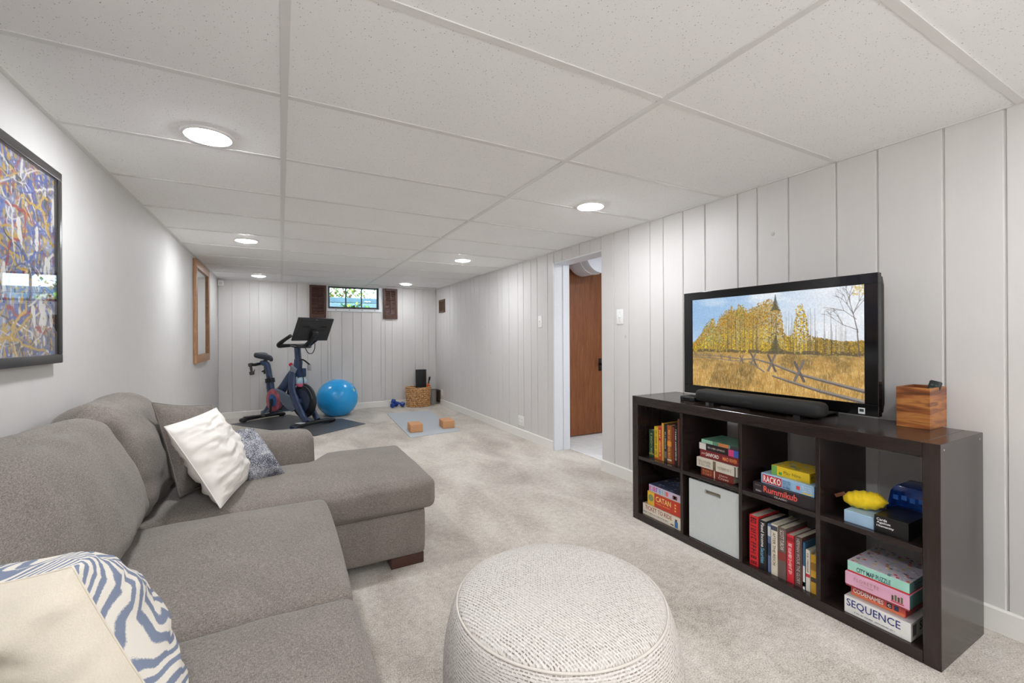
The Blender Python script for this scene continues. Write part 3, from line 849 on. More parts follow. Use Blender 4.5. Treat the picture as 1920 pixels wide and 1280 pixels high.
M_VENT = plain((92, 66, 46), 0.45, 0.3, var=0.12, name='brown_vent_metal')
def vent(y0, y1, z0, z1, label):
    t = empty('air_vent', (XR - 0.006, (y0 + y1) / 2, z0)); tag(t, label, 'vent')
    f_ = 0.028
    bm = bmesh.new()
    for a, b in (((y0, z1 - f_), (y1, z1)), ((y0, z0), (y1, z0 + f_)), ((y0, z0 + f_), (y0 + f_, z1 - f_)), ((y1 - f_, z0 + f_), (y1, z1 - f_))):
        add_box(bm, (XR - 0.016, a[0], a[1]), (XR - 0.001, b[0], b[1]), 0.002)
    from_bm('vent_frame', bm, M_VENT, t)
    box('vent_back', (XR - 0.004, y0 + f_, z0 + f_), (XR - 0.001, y1 - f_, z1 - f_), plain((48, 34, 26), 0.6, var=0.1, name='vent_back_brown'), t)  # darker brown plate behind the louvers
    n = 7; lst = [((XR - 0.013, y0 + f_ + (y1 - y0 - 2 * f_) * (k + 0.3) / n, z0 + f_), (XR - 0.004, y0 + f_ + (y1 - y0 - 2 * f_) * (k + 0.7) / n, z1 - f_)) for k in range(n)]
    o = boxes('louvers', lst, M_VENT, t); o['kind'] = 'stuff'
vent(6.915, 7.205, 1.582, 1.802, 'square brown metal vent high on the right wall')
vent(7.18, 7.385, 0.03, 0.245, 'brown floor level vent in the right corner behind the basket')

def plate(name, y, z, w, h, label, cat, kind):
    t = empty(name, (XR - 0.003, y, z - h / 2)); tag(t, label, cat)
    box('cover_plate', (XR - 0.007, y - w / 2, z - h / 2), (XR - 0.0005, y + w / 2, z + h / 2), M_WHITE, t, 0.003)
    if kind == 'switch':
        box('toggle', (XR - 0.018, y - 0.005, z - 0.004), (XR - 0.006, y + 0.005, z + 0.010), M_WHITE, t, 0.002)
        for dz in (-0.035, 0.035): lathe('screw', [(0, 0.001), (0.003, 0.0008), (0.0035, 0)], plain((190, 188, 184), 0.3, 0.6, name='screw_metal'), t, 8, Matrix.Translation((XR - 0.007, y, z + dz)) @ Matrix.Rotation(-math.pi / 2, 4, 'Y'))
    else:
        n = 2 if w > 0.1 else 1
        for k in range(n):
            yc = y + (k - (n - 1) / 2) * 0.055
            for dz in (-0.02, 0.02):
                s = box('socket', (XR - 0.010, yc - 0.015, z + dz - 0.013), (XR - 0.006, yc + 0.015, z + dz + 0.013), M_WHITE, t, 0.003)
                for dy in (-0.006, 0.006): box('slot', (XR - 0.0105, yc + dy - 0.001, z + dz - 0.002), (XR - 0.0095, yc + dy + 0.001, z + dz + 0.007), M_DARKHOLE, s)
plate('light_switch', 2.677, 1.31, 0.078, 0.124, 'white toggle light switch between the doorway and the television', 'switch', 'switch')
plate('light_switch', 3.907, 1.314, 0.078, 0.124, 'white toggle light switch on the far side of the doorway', 'switch', 'switch')
plate('wall_outlet', 4.325, 0.19, 0.13, 0.115, 'white double wall outlet low on the right wall beyond the doorway', 'outlet', 'outlet')
plate('wall_outlet', 7.10, 0.21, 0.075, 0.115, 'small white wall outlet by the floor vent in the far right corner', 'outlet', 'outlet')
# ================================================================== SOFA
sofa = empty('sectional_sofa', (-0.3, 1.6, 0))
tag(sofa, 'grey tweed sectional sofa with a chaise along the left wall', 'sofa')
def soft(name, center, h, r, parent, mat, rot=(0, 0, 0), n=(16, 16, 8), bulge=(0, 0, 0), wr=0.0, wscale=6.0, fn=None, seed=0.0):
    V, Fc = cushion_mesh(name, h, r, n, bulge, wr, wscale, fn, seed)
    m = Matrix.Translation(center) @ Matrix.Rotation(rot[2], 4, 'Z') @ Matrix.Rotation(rot[1], 4, 'Y') @ Matrix.Rotation(rot[0], 4, 'X')
    return from_py(name, [m @ v for v in V], Fc, mat, parent, smooth=True)
def soft_lohi(name, lo, hi, r, parent, mat, **kw):
    c = [(a + b) / 2 for a, b in zip(lo, hi)]; h = [(b - a) / 2 for a, b in zip(lo, hi)]
    return soft(name, c, h, r, parent, mat, **kw)
soft_lohi('base_frame', (-0.775, 0.36, 0.055), (0.125, 2.90, 0.292), 0.018, sofa, M_SOFA, n=(10, 16, 6))
soft_lohi('chaise_frame', (0.10, 2.135, 0.055), (0.648, 2.885, 0.292), 0.03, sofa, M_SOFA, n=(10, 12, 8), bulge=(0.006, 0.006, 0))
soft_lohi('back_frame', (-0.778, 0.40, 0.06), (-0.665, 2.90, 0.64), 0.04, sofa, M_SOFA, n=(8, 16, 12))
soft_lohi('armrest', (-0.775, 2.715, 0.055), (0.165, 2.905, 0.612), 0.062, sofa, M_SOFA, n=(16, 10, 14), bulge=(0.008, 0.008, 0.008))
soft_lohi('armrest', (-0.775, 0.33, 0.055), (0.165, 0.52, 0.612), 0.062, sofa, M_SOFA, n=(16, 10, 14), bulge=(0.008, 0.008, 0.008))
soft_lohi('seat_cushion', (-0.50, 1.278, 0.290), (0.178, 2.092, 0.440), 0.032, sofa, M_SOFA, n=(22, 22, 10), bulge=(0.012, 0.004, 0.032), wr=0.003, seed=1.0)
soft_lohi('seat_cushion', (-0.50, 0.525, 0.290), (0.178, 1.270, 0.440), 0.032, sofa, M_SOFA, n=(22, 22, 10), bulge=(0.012, 0.004, 0.030), wr=0.003, seed=4.0)
def tee(q, p):
    # the chaise cushion is narrower where it runs beside the armrest
    cx, cy, hy = 0.09, 2.505, 0.400
    x = q.x + cx
    t = min(1, max(0, (x - 0.13) / 0.13)); t = t * t * (3 - 2 * t)
    k = 0.205 * (1 - t)
    if q.y > -0.1: q.y -= k * (q.y + 0.1) / (hy + 0.1)
    return q
soft_lohi('chaise_cushion', (-0.50, 2.105, 0.290), (0.690, 2.905, 0.438), 0.036, sofa, M_SOFA, n=(40, 26, 10), bulge=(0.014, 0.008, 0.038), wr=0.003, fn=tee, seed=7.0)
M_LEG = mat_wood('dark_leg_wood', (58, 34, 28), (84, 52, 42), (6, 6, 6), 0.4, 5)
for (a, b) in (((0.475, 2.16), (0.64, 2.245)), ((0.475, 2.775), (0.64, 2.86)), ((0.02, 0.38), (0.11, 0.50)), ((-0.76, 0.38), (-0.67, 0.50)), ((-0.76, 2.77), (-0.67, 2.88))):
    box('sofa_leg', (a[0], a[1], 0.0), (b[0], b[1], 0.056), M_LEG, sofa, 0.003, 1)

def backfold(seed, amp):
    def fn(q, p):
        # pulled tuck near an upper corner and soft sag of the lower edge
        q.z += 0.016 * (1 - p.y ** 2) * (1 if p.z > 0 else 0) * p.z
        return q
    return fn
LEAN = -0.40
soft('back_cushion', (-0.592, 1.645, 0.640), (0.100, 0.500, 0.225), 0.080, sofa, M_SOFA, rot=(0, LEAN, 0), n=(16, 40, 30), bulge=(0.055, 0.012, 0.010), wr=0.014, wscale=4.5, fn=backfold(1, 1), seed=2.0)
soft('back_cushion', (-0.600, 0.810, 0.630), (0.100, 0.325, 0.215), 0.080, sofa, M_SOFA, rot=(0, LEAN, 0), n=(16, 30, 30), bulge=(0.050, 0.010, 0.010), wr=0.012, wscale=4.5, fn=backfold(1, 1), seed=5.0)
soft('back_cushion', (-0.600, 2.412, 0.652), (0.100, 0.282, 0.232), 0.080, sofa, M_SOFA, rot=(0, LEAN + 0.04, 0), n=(16, 32, 32), bulge=(0.045, 0.012, 0.010), wr=0.018, wscale=6.5, fn=backfold(1, 1), seed=9.0)

# ================================================================== PILLOWS
def pillow_grid(c00, c10, c01, c11, th, n=30, pinch=0.05, wr=0.0, wsc=7.0, aniso=(1, 1), seed=0.0, fold=0.0, power=0.6):
    """c00 lower left, c10 lower right, c01 upper left, c11 upper right; returns front and back grids"""
    c00, c10, c01, c11 = map(Vector, (c00, c10, c01, c11))
    nrm = ((c10 - c00) + (c11 - c01)).cross((c01 - c00) + (c11 - c10)).normalized()
    G = []
    for sgn, tk in ((1, th if not isinstance(th, tuple) else th[0]), (-1, th if not isinstance(th, tuple) else th[1])):
        g = []
        for i in range(n + 1):
            row = []
            for j in range(n + 1):
                u, v = 2 * i / n - 1, 2 * j / n - 1
                u = math.sin(u * math.pi / 2) * 0.5 + u * 0.5; v = math.sin(v * math.pi / 2) * 0.5 + v * 0.5
                x, y = u * (1 - pinch * (1 - v * v)), v * (1 - pinch * (1 - u * u))
                a, b = (x + 1) / 2, (y + 1) / 2
                p = (c00 * (1 - a) + c10 * a) * (1 - b) + (c01 * (1 - a) + c11 * a) * b
                prof = max(0.0, (1 - abs(u) ** 2.4) * (1 - abs(v) ** 2.4)) ** power
                d = tk * prof
                e = min(1.0, prof * 2.2)
                if wr:
                    d += wr * e * mnoise.fractal(Vector((u * wsc * aniso[0] + seed, v * wsc * aniso[1], sgn * 3 + seed)), 1.0, 2.0, 3)
                if fold:
                    ph = 10.0 * v + 3.2 * u + 2.6 * mnoise.noise(Vector((u * 1.7 + seed, v * 1.7, sgn)))
                    d += fold * e * (0.35 + 0.65 * max(0, -u * 0.8 + 0.2)) * (abs(math.sin(ph)) ** 1.5 - 0.4)
                row.append(p + nrm * (sgn * d))
            g.append(row)
        G.append(g)
    return G, n
def grid_faces(n, off, flip):
    F_ = []
    for i in range(n):
        for j in range(n):
            q = (off + i * (n + 1) + j, off + (i + 1) * (n + 1) + j, off + (i + 1) * (n + 1) + j + 1, off + i * (n + 1) + j + 1)
            F_.append(q[::-1] if flip else q)
    return F_
def pillow(name, label, mats, corners, th, **kw):
    G, n = pillow_grid(*corners, th, **kw)
    c = sum((Vector(q) for q in corners), Vector()) / 4; zb = min(q[2] for q in corners)
    root = empty(name, (c.x, c.y, zb)); tag(root, label, 'pillow')
    for k, nm in ((0, 'front_panel'), (1, 'back_panel')):
        V = [p for row in G[k] for p in row]
        from_py(nm, V, grid_faces(n, 0, k == 1), mats[k], root, smooth=True)
    return root, G, n
def seam_tube(root, G, n, mat, r=0.004):
    g = G[0]; path = [g[i][0] for i in range(n)] + [g[n][j] for j in range(n)] + [g[n - i][n] for i in range(n)] + [g[0][n - j] for j in range(n)]
    tube('seam_piping', path, r, mat, root, 6, closed=True, smooth=True)
M_CREAM = mat_cloth('cream_linen', (232, 222, 204), sc=420, bump=0.25, var=0.05)
M_OFFW = mat_cloth('off_white_cotton', (232, 226, 219), sc=600, bump=0.12, var=0.03)
def mat_zebra():
    k = NT('blue_zebra_weave')
    k.set(Roughness=0.9, Specular_IOR_Level=0.1)
    v = k.coord(rot=(0.5, 0.35, 0.7))
    n0 = k.noise(v, 5.0, 1)
    w = k.n('ShaderNodeTexWave', wave_type='RINGS', rings_direction='SPHERICAL')
    w.inputs['Scale'].default_value = 25; w.inputs['Distortion'].default_value = 6.5; w.inputs['Detail'].default_value = 1.2; w.inputs['Detail Scale'].default_value = 0.5
    mp = k.n('ShaderNodeMapping'); mp.inputs['Location'].default_value = (0.33, -0.98, -0.66)
    k.l(k.n('ShaderNodeNewGeometry').outputs['Position'], mp.inputs['Vector']); k.l(mp.outputs['Vector'], w.inputs['Vector'])
    wv = k.noise(k.coord(), 420, 2)
    s = k.math('ADD', w.outputs['Fac'], k.math('MULTIPLY', k.math('SUBTRACT', wv, 0.5), 0.5))
    k.color(k.ramp(s, [(0.36, lin((132, 141, 163))), (0.60, lin((238, 231, 220)))]))
    k.bump(wv, 0.25, 0.001)
    return k.m
M_ZEBRA = mat_zebra()
def mat_fuzzy():
    k = NT('salt_and_pepper_knit')
    k.set(Roughness=0.95, Specular_IOR_Level=0.1)
    a = k.noise(k.coord(), 260, 3, 0.7)
    g = k.noise(k.coord(), 16, 2)
    s = k.math('ADD', k.math('MULTIPLY', a, 0.72), k.math('MULTIPLY', g, 0.28))
    k.color(k.ramp(s, [(0.42, lin((58, 60, 68))), (0.5, lin((112, 114, 124))), (0.58, lin((196, 196, 200)))]))
    k.bump(a, 0.6, 0.003)
    return k.m
M_FUZZ = mat_fuzzy()
r_, G_, n_ = pillow('throw_pillow', 'cream throw pillow with blue zebra back at the lower left corner', (M_CREAM, M_ZEBRA),
       ((-0.46, 1.13, 0.458), (-0.135, 0.895, 0.458), (-0.545, 1.065, 0.740), (-0.256, 0.815, 0.832)), (0.080, 0.135), pinch=0.05, wr=0.016, wsc=3.0, aniso=(0.5, 1.6), seed=3.0, fold=0.004, power=0.5)
seam_tube(r_, G_, n_, M_CREAM, 0.0014)
r_, G_, n_ = pillow('throw_pillow', 'dark grey tweed throw pillow behind the white pillow on the chaise', (M_SOFA2, M_SOFA2),
       ((-0.385, 2.30, 0.470), (-0.20, 2.56, 0.468), (-0.50, 2.42, 0.868), (-0.315, 2.645, 0.812)), 0.07, pinch=0.05, wr=0.014, wsc=3.0, seed=6.0)
seam_tube(r_, G_, n_, M_SOFA2, 0.003)
r_, G_, n_ = pillow('throw_pillow', 'rumpled off white cotton throw pillow leaning on the chaise', (M_OFFW, M_OFFW),
       ((-0.215, 2.06, 0.474), (-0.125, 2.50, 0.476), (-0.400, 2.115, 0.806), (-0.275, 2.50, 0.815)), 0.072, n=56, pinch=0.035, wr=0.012, wsc=2.6, aniso=(0.7, 2.4), seed=1.5, fold=0.0035)
seam_tube(r_, G_, n_, M_OFFW, 0.0025)
r_, G_, n_ = pillow('throw_pillow', 'small mottled grey knit pillow leaning on the far armrest', (M_FUZZ, M_FUZZ),
       ((-0.135, 2.40, 0.478), (0.012, 2.43, 0.474), (-0.270, 2.56, 0.66), (-0.128, 2.59, 0.685)), 0.066, pinch=-0.02, wr=0.010, wsc=4.0, seed=8.0, power=0.38)
seam_tube(r_, G_, n_, M_FUZZ, 0.003)

# ================================================================== POUF
def mat_knit(name, sx, sy, rot=0.0, seedrot=0.0):
    k = NT(name)
    k.set(Roughness=0.9, Specular_IOR_Level=0.1)
    uv = k.n('ShaderNodeTexCoord').outputs['UV']
    mp = k.n('ShaderNodeMapping'); mp.inputs['Scale'].default_value = (sx, sy, 1); mp.inputs['Rotation'].default_value = (0, 0, rot)
    k.l(uv, mp.inputs['Vector'])
    warp = k.n('ShaderNodeTexNoise'); warp.inputs['Scale'].default_value = 0.16; k.l(mp.outputs['Vector'], warp.inputs['Vector'])
    wv = k.n('ShaderNodeVectorMath', operation='MULTIPLY_ADD'); k.l(warp.outputs['Color'], wv.inputs[0]); wv.inputs[1].default_value = (1.5, 1.5, 0); k.l(mp.outputs['Vector'], wv.inputs[2])
    sep = k.n('ShaderNodeSeparateXYZ'); k.l(wv.outputs[0], sep.inputs[0])
    x, y = sep.outputs['X'], sep.outputs['Y']
    ix = k.math('FLOOR', x)
    yo = k.math('ADD', y, k.math('MULTIPLY', k.math('MODULO', ix, 2.0), 0.5))
    fx = k.math('ABSOLUTE', k.math('SUBTRACT', k.math('FRACT', x), 0.5)); fy = k.math('ABSOLUTE', k.math('SUBTRACT', k.math('FRACT', yo), 0.5))
    cx = k.ramp(fx, [(0.10, (1, 1, 1, 1)), (0.24, (0, 0, 0, 1))]); cy = k.ramp(fy, [(0.24, (1, 1, 1, 1)), (0.42, (0, 0, 0, 1))])
    comb = k.n('ShaderNodeCombineXYZ'); k.l(ix, comb.inputs[0]); k.l(k.math('FLOOR', yo), comb.inputs[1])
    wn = k.n('ShaderNodeTexWhiteNoise', noise_dimensions='2D'); k.l(comb.outputs[0], wn.inputs['Vector'])
    dash = k.math('MULTIPLY', k.math('MULTIPLY', cx, cy), k.ramp(wn.outputs['Value'], [(0.15, (0.1, 0.1, 0.1, 1)), (0.85, (1, 1, 1, 1))]))
    nz = k.noise(mp.outputs['Vector'], 1.3, 3)
    bigm = k.ramp(k.noise(k.coord(), 8, 2), [(0.35, (0.45, 0.45, 0.45, 1)), (0.62, (1, 1, 1, 1))])
    yarn = k.ramp(nz, [(0.3, lin((200, 193, 186))), (0.7, lin((230, 225, 219)))])
    k.color(k.mix(yarn, lin((138, 127, 117)), k.math('MULTIPLY', dash, bigm)))
    k.bump(k.math('SUBTRACT', k.math('MULTIPLY', nz, 0.4), k.math('MULTIPLY', k.math('MULTIPLY', cx, cy), 0.8)), 0.7, 0.004)
    return k.m
PX, PY, PR = 0.705, 1.032, 0.292
pouf = empty('pouf', (PX, PY, 0)); tag(pouf, 'round off white knitted pouf standing on the carpet before the sofa', 'pouf')
def lathe_uv(name, prof, n, mat, planar):
    V, F_, UV = [], [], []
    s = 0.0; S = [0.0]
    for a, b in zip(prof, prof[1:]):
        s += math.hypot(a[0] - b[0], a[1] - b[1]); S.append(s)
    for r, z in prof:
        for kx in range(n):
            an = 2 * math.pi * kx / n
            V.append((PX + r * math.cos(an), PY + r * math.sin(an), z))
    me_uv = []
    for i in range(len(prof) - 1):
        for kx in range(n):
            k2 = (kx + 1) % n
            F_.append((i * n + kx, i * n + k2, (i + 1) * n + k2, (i + 1) * n + kx))
            if planar: me_uv += [(V[q][0], V[q][1]) for q in F_[-1]]
            else: me_uv += [(kx / n * 2 * math.pi * 0.32, S[i]), ((kx + 1) / n * 2 * math.pi * 0.32, S[i]), ((kx + 1) / n * 2 * math.pi * 0.32, S[i + 1]), (kx / n * 2 * math.pi * 0.32, S[i + 1])]
    me = bpy.data.meshes.new(name); me.from_pydata(V, [], F_); me.update()
    uvl = me.uv_layers.new(name='UVMap')
    uvl.data.foreach_set('uv', np.array(me_uv).ravel())
    return link(name, me, mat, pouf, smooth=True)
side = catmull([(0.20, 0.004, 0), (0.285, 0.006, 0), (0.317, 0.045, 0), (0.330, 0.13, 0), (0.334, 0.215, 0), (0.330, 0.29, 0), (0.318, 0.35, 0), (PR + 0.012, 0.390, 0), (PR, 0.402, 0)], 5)
lathe_uv('knit_side', [(p.x, p.y) for p in side], 96, mat_knit('knit_side', 84, 150, 1.5708), False)
topp = catmull([(PR, 0.403, 0), (PR - 0.006, 0.413, 0), (PR - 0.035, 0.424, 0), (0.19, 0.436, 0), (0.09, 0.442, 0), (0.002, 0.443, 0)], 6)
lathe_uv('knit_top', [(max(p.x, 0.001), p.y) for p in topp], 96, mat_knit('knit_top', 138, 100, -0.40), True)
bm = bmesh.new(); ring = [(PX + (PR + 0.002) * math.cos(a), PY + (PR + 0.002) * math.sin(a), 0.4045) for a in np.linspace(0, 2 * math.pi, 96, endpoint=False)]
add_sweep(bm, ring, 0.0034, 6, closed=True); from_bm('seam_piping', bm, mat_cloth('piping_yarn', (216, 209, 200)), pouf, smooth=True)
# ================================================================== SHELF UNIT
SX0, SX1, SY0, SY1, SZT = 1.970, 2.366, 0.603, 2.058, 0.773
shelf = empty('cube_shelf', ((SX0 + SX1) / 2, (SY0 + SY1) / 2, 0))
tag(shelf, 'long espresso brown cube shelf with eight compartments against the right wall', 'shelf')
YP = [0.652, 0.977, 0.994, 1.3225, 1.3395, 1.673, 1.690, 2.012]   # compartment edges
ZB, ZM0, ZM1, ZT = 0.044, 0.380, 0.400, 0.719
box('top_panel', (SX0, SY0 + 0.0485, ZT), (SX1, SY1 - 0.0465, SZT), M_ESP, shelf, 0.0015, 1)
box('bottom_panel', (SX0, SY0 + 0.0485, 0), (SX1, SY1 - 0.0465, ZB), M_ESP, shelf, 0.0015, 1)
box('side_panel', (SX0, SY0, 0), (SX1, SY0 + 0.048, SZT), M_ESPV, shelf, 0.0015, 1)
box('side_panel', (SX0, SY1 - 0.046, 0), (SX1, SY1, SZT), M_ESPV, shelf, 0.0015, 1)
for a, b in ((0.977, 0.994), (1.3225, 1.3395), (1.673, 1.690)):
    box('divider', (SX0 + 0.003, a, ZB), (SX1 - 0.003, b, ZT), M_ESPV, shelf, 0.001, 1)
for a, b in ((0.651, 0.977), (0.994, 1.3225), (1.3395, 1.673), (1.690, 2.0125)):
    box('shelf_board', (SX0 + 0.004, a, ZM0), (SX1 - 0.003, b, ZM1), M_ESP, shelf, 0.001, 1)
M_PEG = plain((178, 168, 150), 0.4, 0.5, var=0.05, name='shelf_peg')
for (x, y, z) in ((SX0 + 0.030, SY0, 0.752), (SX0 + 0.36, SY0, 0.752)):
    lathe('screw_cap', [(0, 0.001), (0.003, 0.0008), (0.0035, -0.0005)], M_PEG, shelf, 10, Matrix.Translation((x, y - 0.0002, z)) @ Matrix.Rotation(math.pi / 2, 4, 'X'))
for y in (0.70, 0.73): lathe('shelf_pin', [(0, 0.002), (0.003, 0.0015), (0.0035, -0.0005)], M_PEG, shelf, 8, Matrix.Translation((SX0 + 0.02, y, ZB)))

# ------------------------------------------------------------------ books
M_PAGE = plain((214, 204, 184), 0.85, var=0.08, name='paper_pages', scale=240)
def ink(rgb): return plain(rgb, 0.55, var=0.0, name='ink_%d_%d_%d' % rgb)
def book_up(y1, y0, h, rgb, label, group, x=1.997, depth=0.15, z0=ZB, title=None, tink=(240, 236, 228), bands=(), zfrac=(0.12, 0.88), hfrac=0.55, rough=0.4, bold=0.0, tilt=0.0):
    """upright book, spine to the room; y1 far side, y0 near side"""
    z1 = z0 + h; t = 0.0022
    m = plain(rgb, rough, var=0.08, name='cover_%d_%d_%d' % rgb, scale=30)
    yy0, yy1 = y0 + 0.0006, y1 - 0.0006
    t = min(t, (yy1 - yy0) * 0.2)
    root = empty('book', (x + depth / 2, (y0 + y1) / 2, z0)); tag(root, label, 'book', group)
    bm = bmesh.new()
    add_box(bm, (x, yy0, z0), (x + t, yy1, z1), 0.0008)
    add_box(bm, (x + t, yy0, z0), (x + depth, yy0 + t, z1)); add_box(bm, (x + t, yy1 - t, z0), (x + depth, yy1, z1))
    cov = from_bm('cover', bm, m, root)
    box('pages', (x + t, yy0 + t, z0 + 0.003), (x + depth - 0.004, yy1 - t, z1 - 0.004), M_PAGE, root)
    for (a, b, c) in bands:
        box('spine_band', (x - 0.0004, yy0 + 0.0004, z0 + h * a), (x + 0.0008, yy1 - 0.0004, z0 + h * b), ink(c), cov)
    if title:
        w = h * (zfrac[1] - zfrac[0]); th = (yy1 - yy0) * hfrac
        text(title, ink(tink), cov, (x - 0.0002, (yy0 + yy1) / 2 + th / 2, z0 + h * zfrac[1]), SPINE[0], SPINE[1], w, th, bold, name='spine_title')
    return root
def book_flat(y1, y0, z0, z1, rgb, label, group, x=2.0, depth=0.15, title=None, tink=(240, 236, 228), bands=(), yfrac=(0.1, 0.9), hfrac=0.5, bold=0.0, pages=True, extra=()):
    """book lying down, spine to the room"""
    t = min(0.0022, (z1 - z0) * 0.18)
    m = plain(rgb, 0.4, var=0.08, name='cover_%d_%d_%d' % rgb, scale=30)
    root = empty('book', (x + depth / 2, (y0 + y1) / 2, z0)); tag(root, label, 'book', group)
    bm = bmesh.new()
    add_box(bm, (x, y0, z0), (x + t, y1, z1), 0.0008)
    add_box(bm, (x + t, y0, z0), (x + depth, y1, z0 + t)); add_box(bm, (x + t, y0, z1 - t), (x + depth, y1, z1))
    cov = from_bm('cover', bm, m, root)
    box('pages', (x + t, y0 + 0.004, z0 + t), (x + depth - 0.004, y1 - 0.003, z1 - t), M_PAGE, root)
    w, h = y1 - y0, z1 - z0
    for (a, b, c) in bands:
        box('spine_band', (x - 0.0004, y1 - w * b, z0 + 0.0006), (x + 0.0008, y1 - w * a, z1 - 0.0006), ink(c), cov)
    if title:
        text(title, ink(tink), cov, (x - 0.0002, y1 - w * yfrac[0], z0 + h * (1 - hfrac) / 2), FX[0], FX[1], w * (yfrac[1] - yfrac[0]), h * hfrac, bold, name='spine_title')
    for (ti, ic, fa, fb, ga, gb) in extra:
        text(ti, ink(ic), cov, (x - 0.0002, y1 - w * fa, z0 + h * ga), FX[0], FX[1], w * (fb - fa), h * (gb - ga), bold, name='spine_title')
    return root

GA = 'upright books in the top corner compartment'
ZA = ZM1
book_up(1.967, 1.926, 0.170, (34, 70, 50), 'dark green book, leftmost of the upright books in the top left compartment', GA, 2.02, 0.12, ZA, '~9', (180, 180, 130), ((0.1, 0.16, (150, 140, 60)),), hfrac=0.35)
book_up(1.924, 1.892, 0.197, (226, 190, 44), 'bright yellow book beside the dark green book', GA, 2.02, 0.13, ZA, '~14', (90, 60, 40), ((0.0, 0.05, (200, 90, 40)),), hfrac=0.4)
book_up(1.890, 1.868, 0.206, (214, 88, 52), 'orange red book between the two yellow spines in the top left compartment', GA, 2.02, 0.13, ZA, '~10', (250, 220, 120), ((0.55, 0.95, (200, 46, 36)),), hfrac=0.5)
book_up(1.866, 1.850, 0.226, (222, 170, 72), 'thin ochre book, taller than its orange red neighbour', GA, 2.02, 0.14, ZA)
book_up(1.848, 1.826, 0.222, (44, 40, 40), 'black book with a small white label in the top left compartment', GA, 2.02, 0.14, ZA, '~8', (220, 216, 206), ((0.1, 0.28, (120, 112, 100)),), zfrac=(0.35, 0.8), hfrac=0.35)
book_up(1.824, 1.790, 0.221, (164, 92, 42), 'thick brown book with an orange band in the top left compartment', GA, 2.02, 0.14, ZA, '~12', (240, 190, 90), ((0.45, 0.58, (236, 150, 40)), (0.06, 0.1, (230, 220, 200))), hfrac=0.35)
book_up(1.788, 1.770, 0.218, (132, 56, 34), 'rust red book right of the thick brown book', GA, 2.02, 0.14, ZA)
book_up(1.768, 1.750, 0.234, (34, 32, 34), 'black book with white lettering near the right end of the top left compartment', GA, 2.02, 0.15, ZA, '~15', (244, 242, 238), (), hfrac=0.5, bold=0.01)
book_up(1.748, 1.733, 0.270, (112, 58, 50), 'tallest book, thin and reddish brown, at the right end of the top left compartment', GA, 2.02, 0.16, ZA)

GBk = 'stack of books lying in the second upper compartment'
book_flat(1.575, 1.385, ZM1, 0.446, (128, 42, 34), 'brick red hardback at the bottom of the lying book stack', GBk, 2.0, 0.15, extra=(('~8', (226, 150, 90), 0.06, 0.34, 0.5, 0.78), ('~7', (226, 150, 90), 0.06, 0.34, 0.15, 0.43), ('A Feast for', (240, 226, 210), 0.58, 0.84, 0.50, 0.68), ('Crows', (240, 226, 210), 0.56, 0.86, 0.14, 0.42)), bands=((0.42, 0.45, (236, 220, 190)),))
book_flat(1.590, 1.352, 0.447, 0.496, (206, 198, 182), 'cream coloured thick book in the lying book stack', GBk, 1.985, 0.16, extra=(('~8', (140, 130, 116), 0.06, 0.36, 0.52, 0.78), ('~7', (140, 130, 116), 0.06, 0.36, 0.2, 0.46), ('~10', (150, 142, 128), 0.54, 0.86, 0.3, 0.6)), bands=((0.42, 0.49, (110, 92, 70)), (0.93, 0.96, (70, 70, 70))))
book_flat(1.580, 1.352, 0.497, 0.538, (124, 34, 38), 'maroon thriller with white title in the lying book stack', GBk, 2.0, 0.15, extra=(('SANFORD', (246, 240, 232), 0.16, 0.5, 0.28, 0.74), ('MAD RIVER', (240, 150, 80), 0.6, 0.95, 0.28, 0.74), ('JOHN', (230, 190, 170), 0.04, 0.14, 0.35, 0.65)), bold=0.012)
book_flat(1.588, 1.350, 0.539, 0.574, (40, 30, 34), 'black book with a white label in the lying book stack', GBk, 2.0, 0.16, title='~20', tink=(214, 200, 190), yfrac=(0.24, 0.66), hfrac=0.28, bands=((0.02, 0.19, (226, 222, 216)), (0.74, 0.86, (206, 62, 120)), (0.86, 0.98, (70, 100, 190))))
book_flat(1.570, 1.345, 0.575, 0.594, (96, 142, 118), 'thin green picture book on top of the lying book stack', GBk, 2.0, 0.17, bands=((0.0, 0.3, (150, 196, 170)), (0.45, 0.7, (190, 120, 70)), (0.75, 0.98, (60, 60, 62))))

GC = 'upright books in the lower third compartment'
book_up(1.303, 1.258, 0.240, (206, 34, 42), 'thick red hardback with black lettering, leftmost in the lower book row', GC, 2.0, 0.17, ZB, '~13', (40, 16, 18), (), (0.04, 0.96), 0.62, bold=0.02)
book_up(1.256, 1.218, 0.232, (34, 34, 36), 'black textbook on fixed income beside the red hardback', GC, 2.0, 0.18, ZB, 'Fixed Income', (240, 238, 232), (), (0.46, 0.95), 0.42, bold=0.015)
book_up(1.216, 1.200, 0.226, (96, 112, 150), 'thin blue grey binder between the black textbook and the cream book', GC, 2.004, 0.17, ZB, bands=((0.35, 0.6, (40, 60, 90)), (0.75, 0.95, (206, 210, 216))))
book_up(1.198, 1.168, 0.234, (222, 212, 192), 'cream history book with black title in the lower book row', GC, 2.0, 0.17, ZB, 'AFTER THE REICH', (44, 40, 38), ((0.88, 0.97, (60, 64, 84)),), (0.2, 0.84), 0.42)
book_up(1.166, 1.130, 0.232, (104, 88, 82), 'grey brown novel with white title in the lower book row', GC, 2.0, 0.17, ZB, 'SCOTT TUROW', (232, 222, 214), ((0.36, 0.52, (140, 50, 46)),), (0.56, 0.95), 0.5)
book_up(1.128, 1.096, 0.214, (208, 40, 56), 'slim red book with white title in the lower book row', GC, 2.0, 0.16, ZB, '~22', (246, 228, 226), ((0.86, 0.95, (160, 20, 34)),), (0.18, 0.82), 0.45)
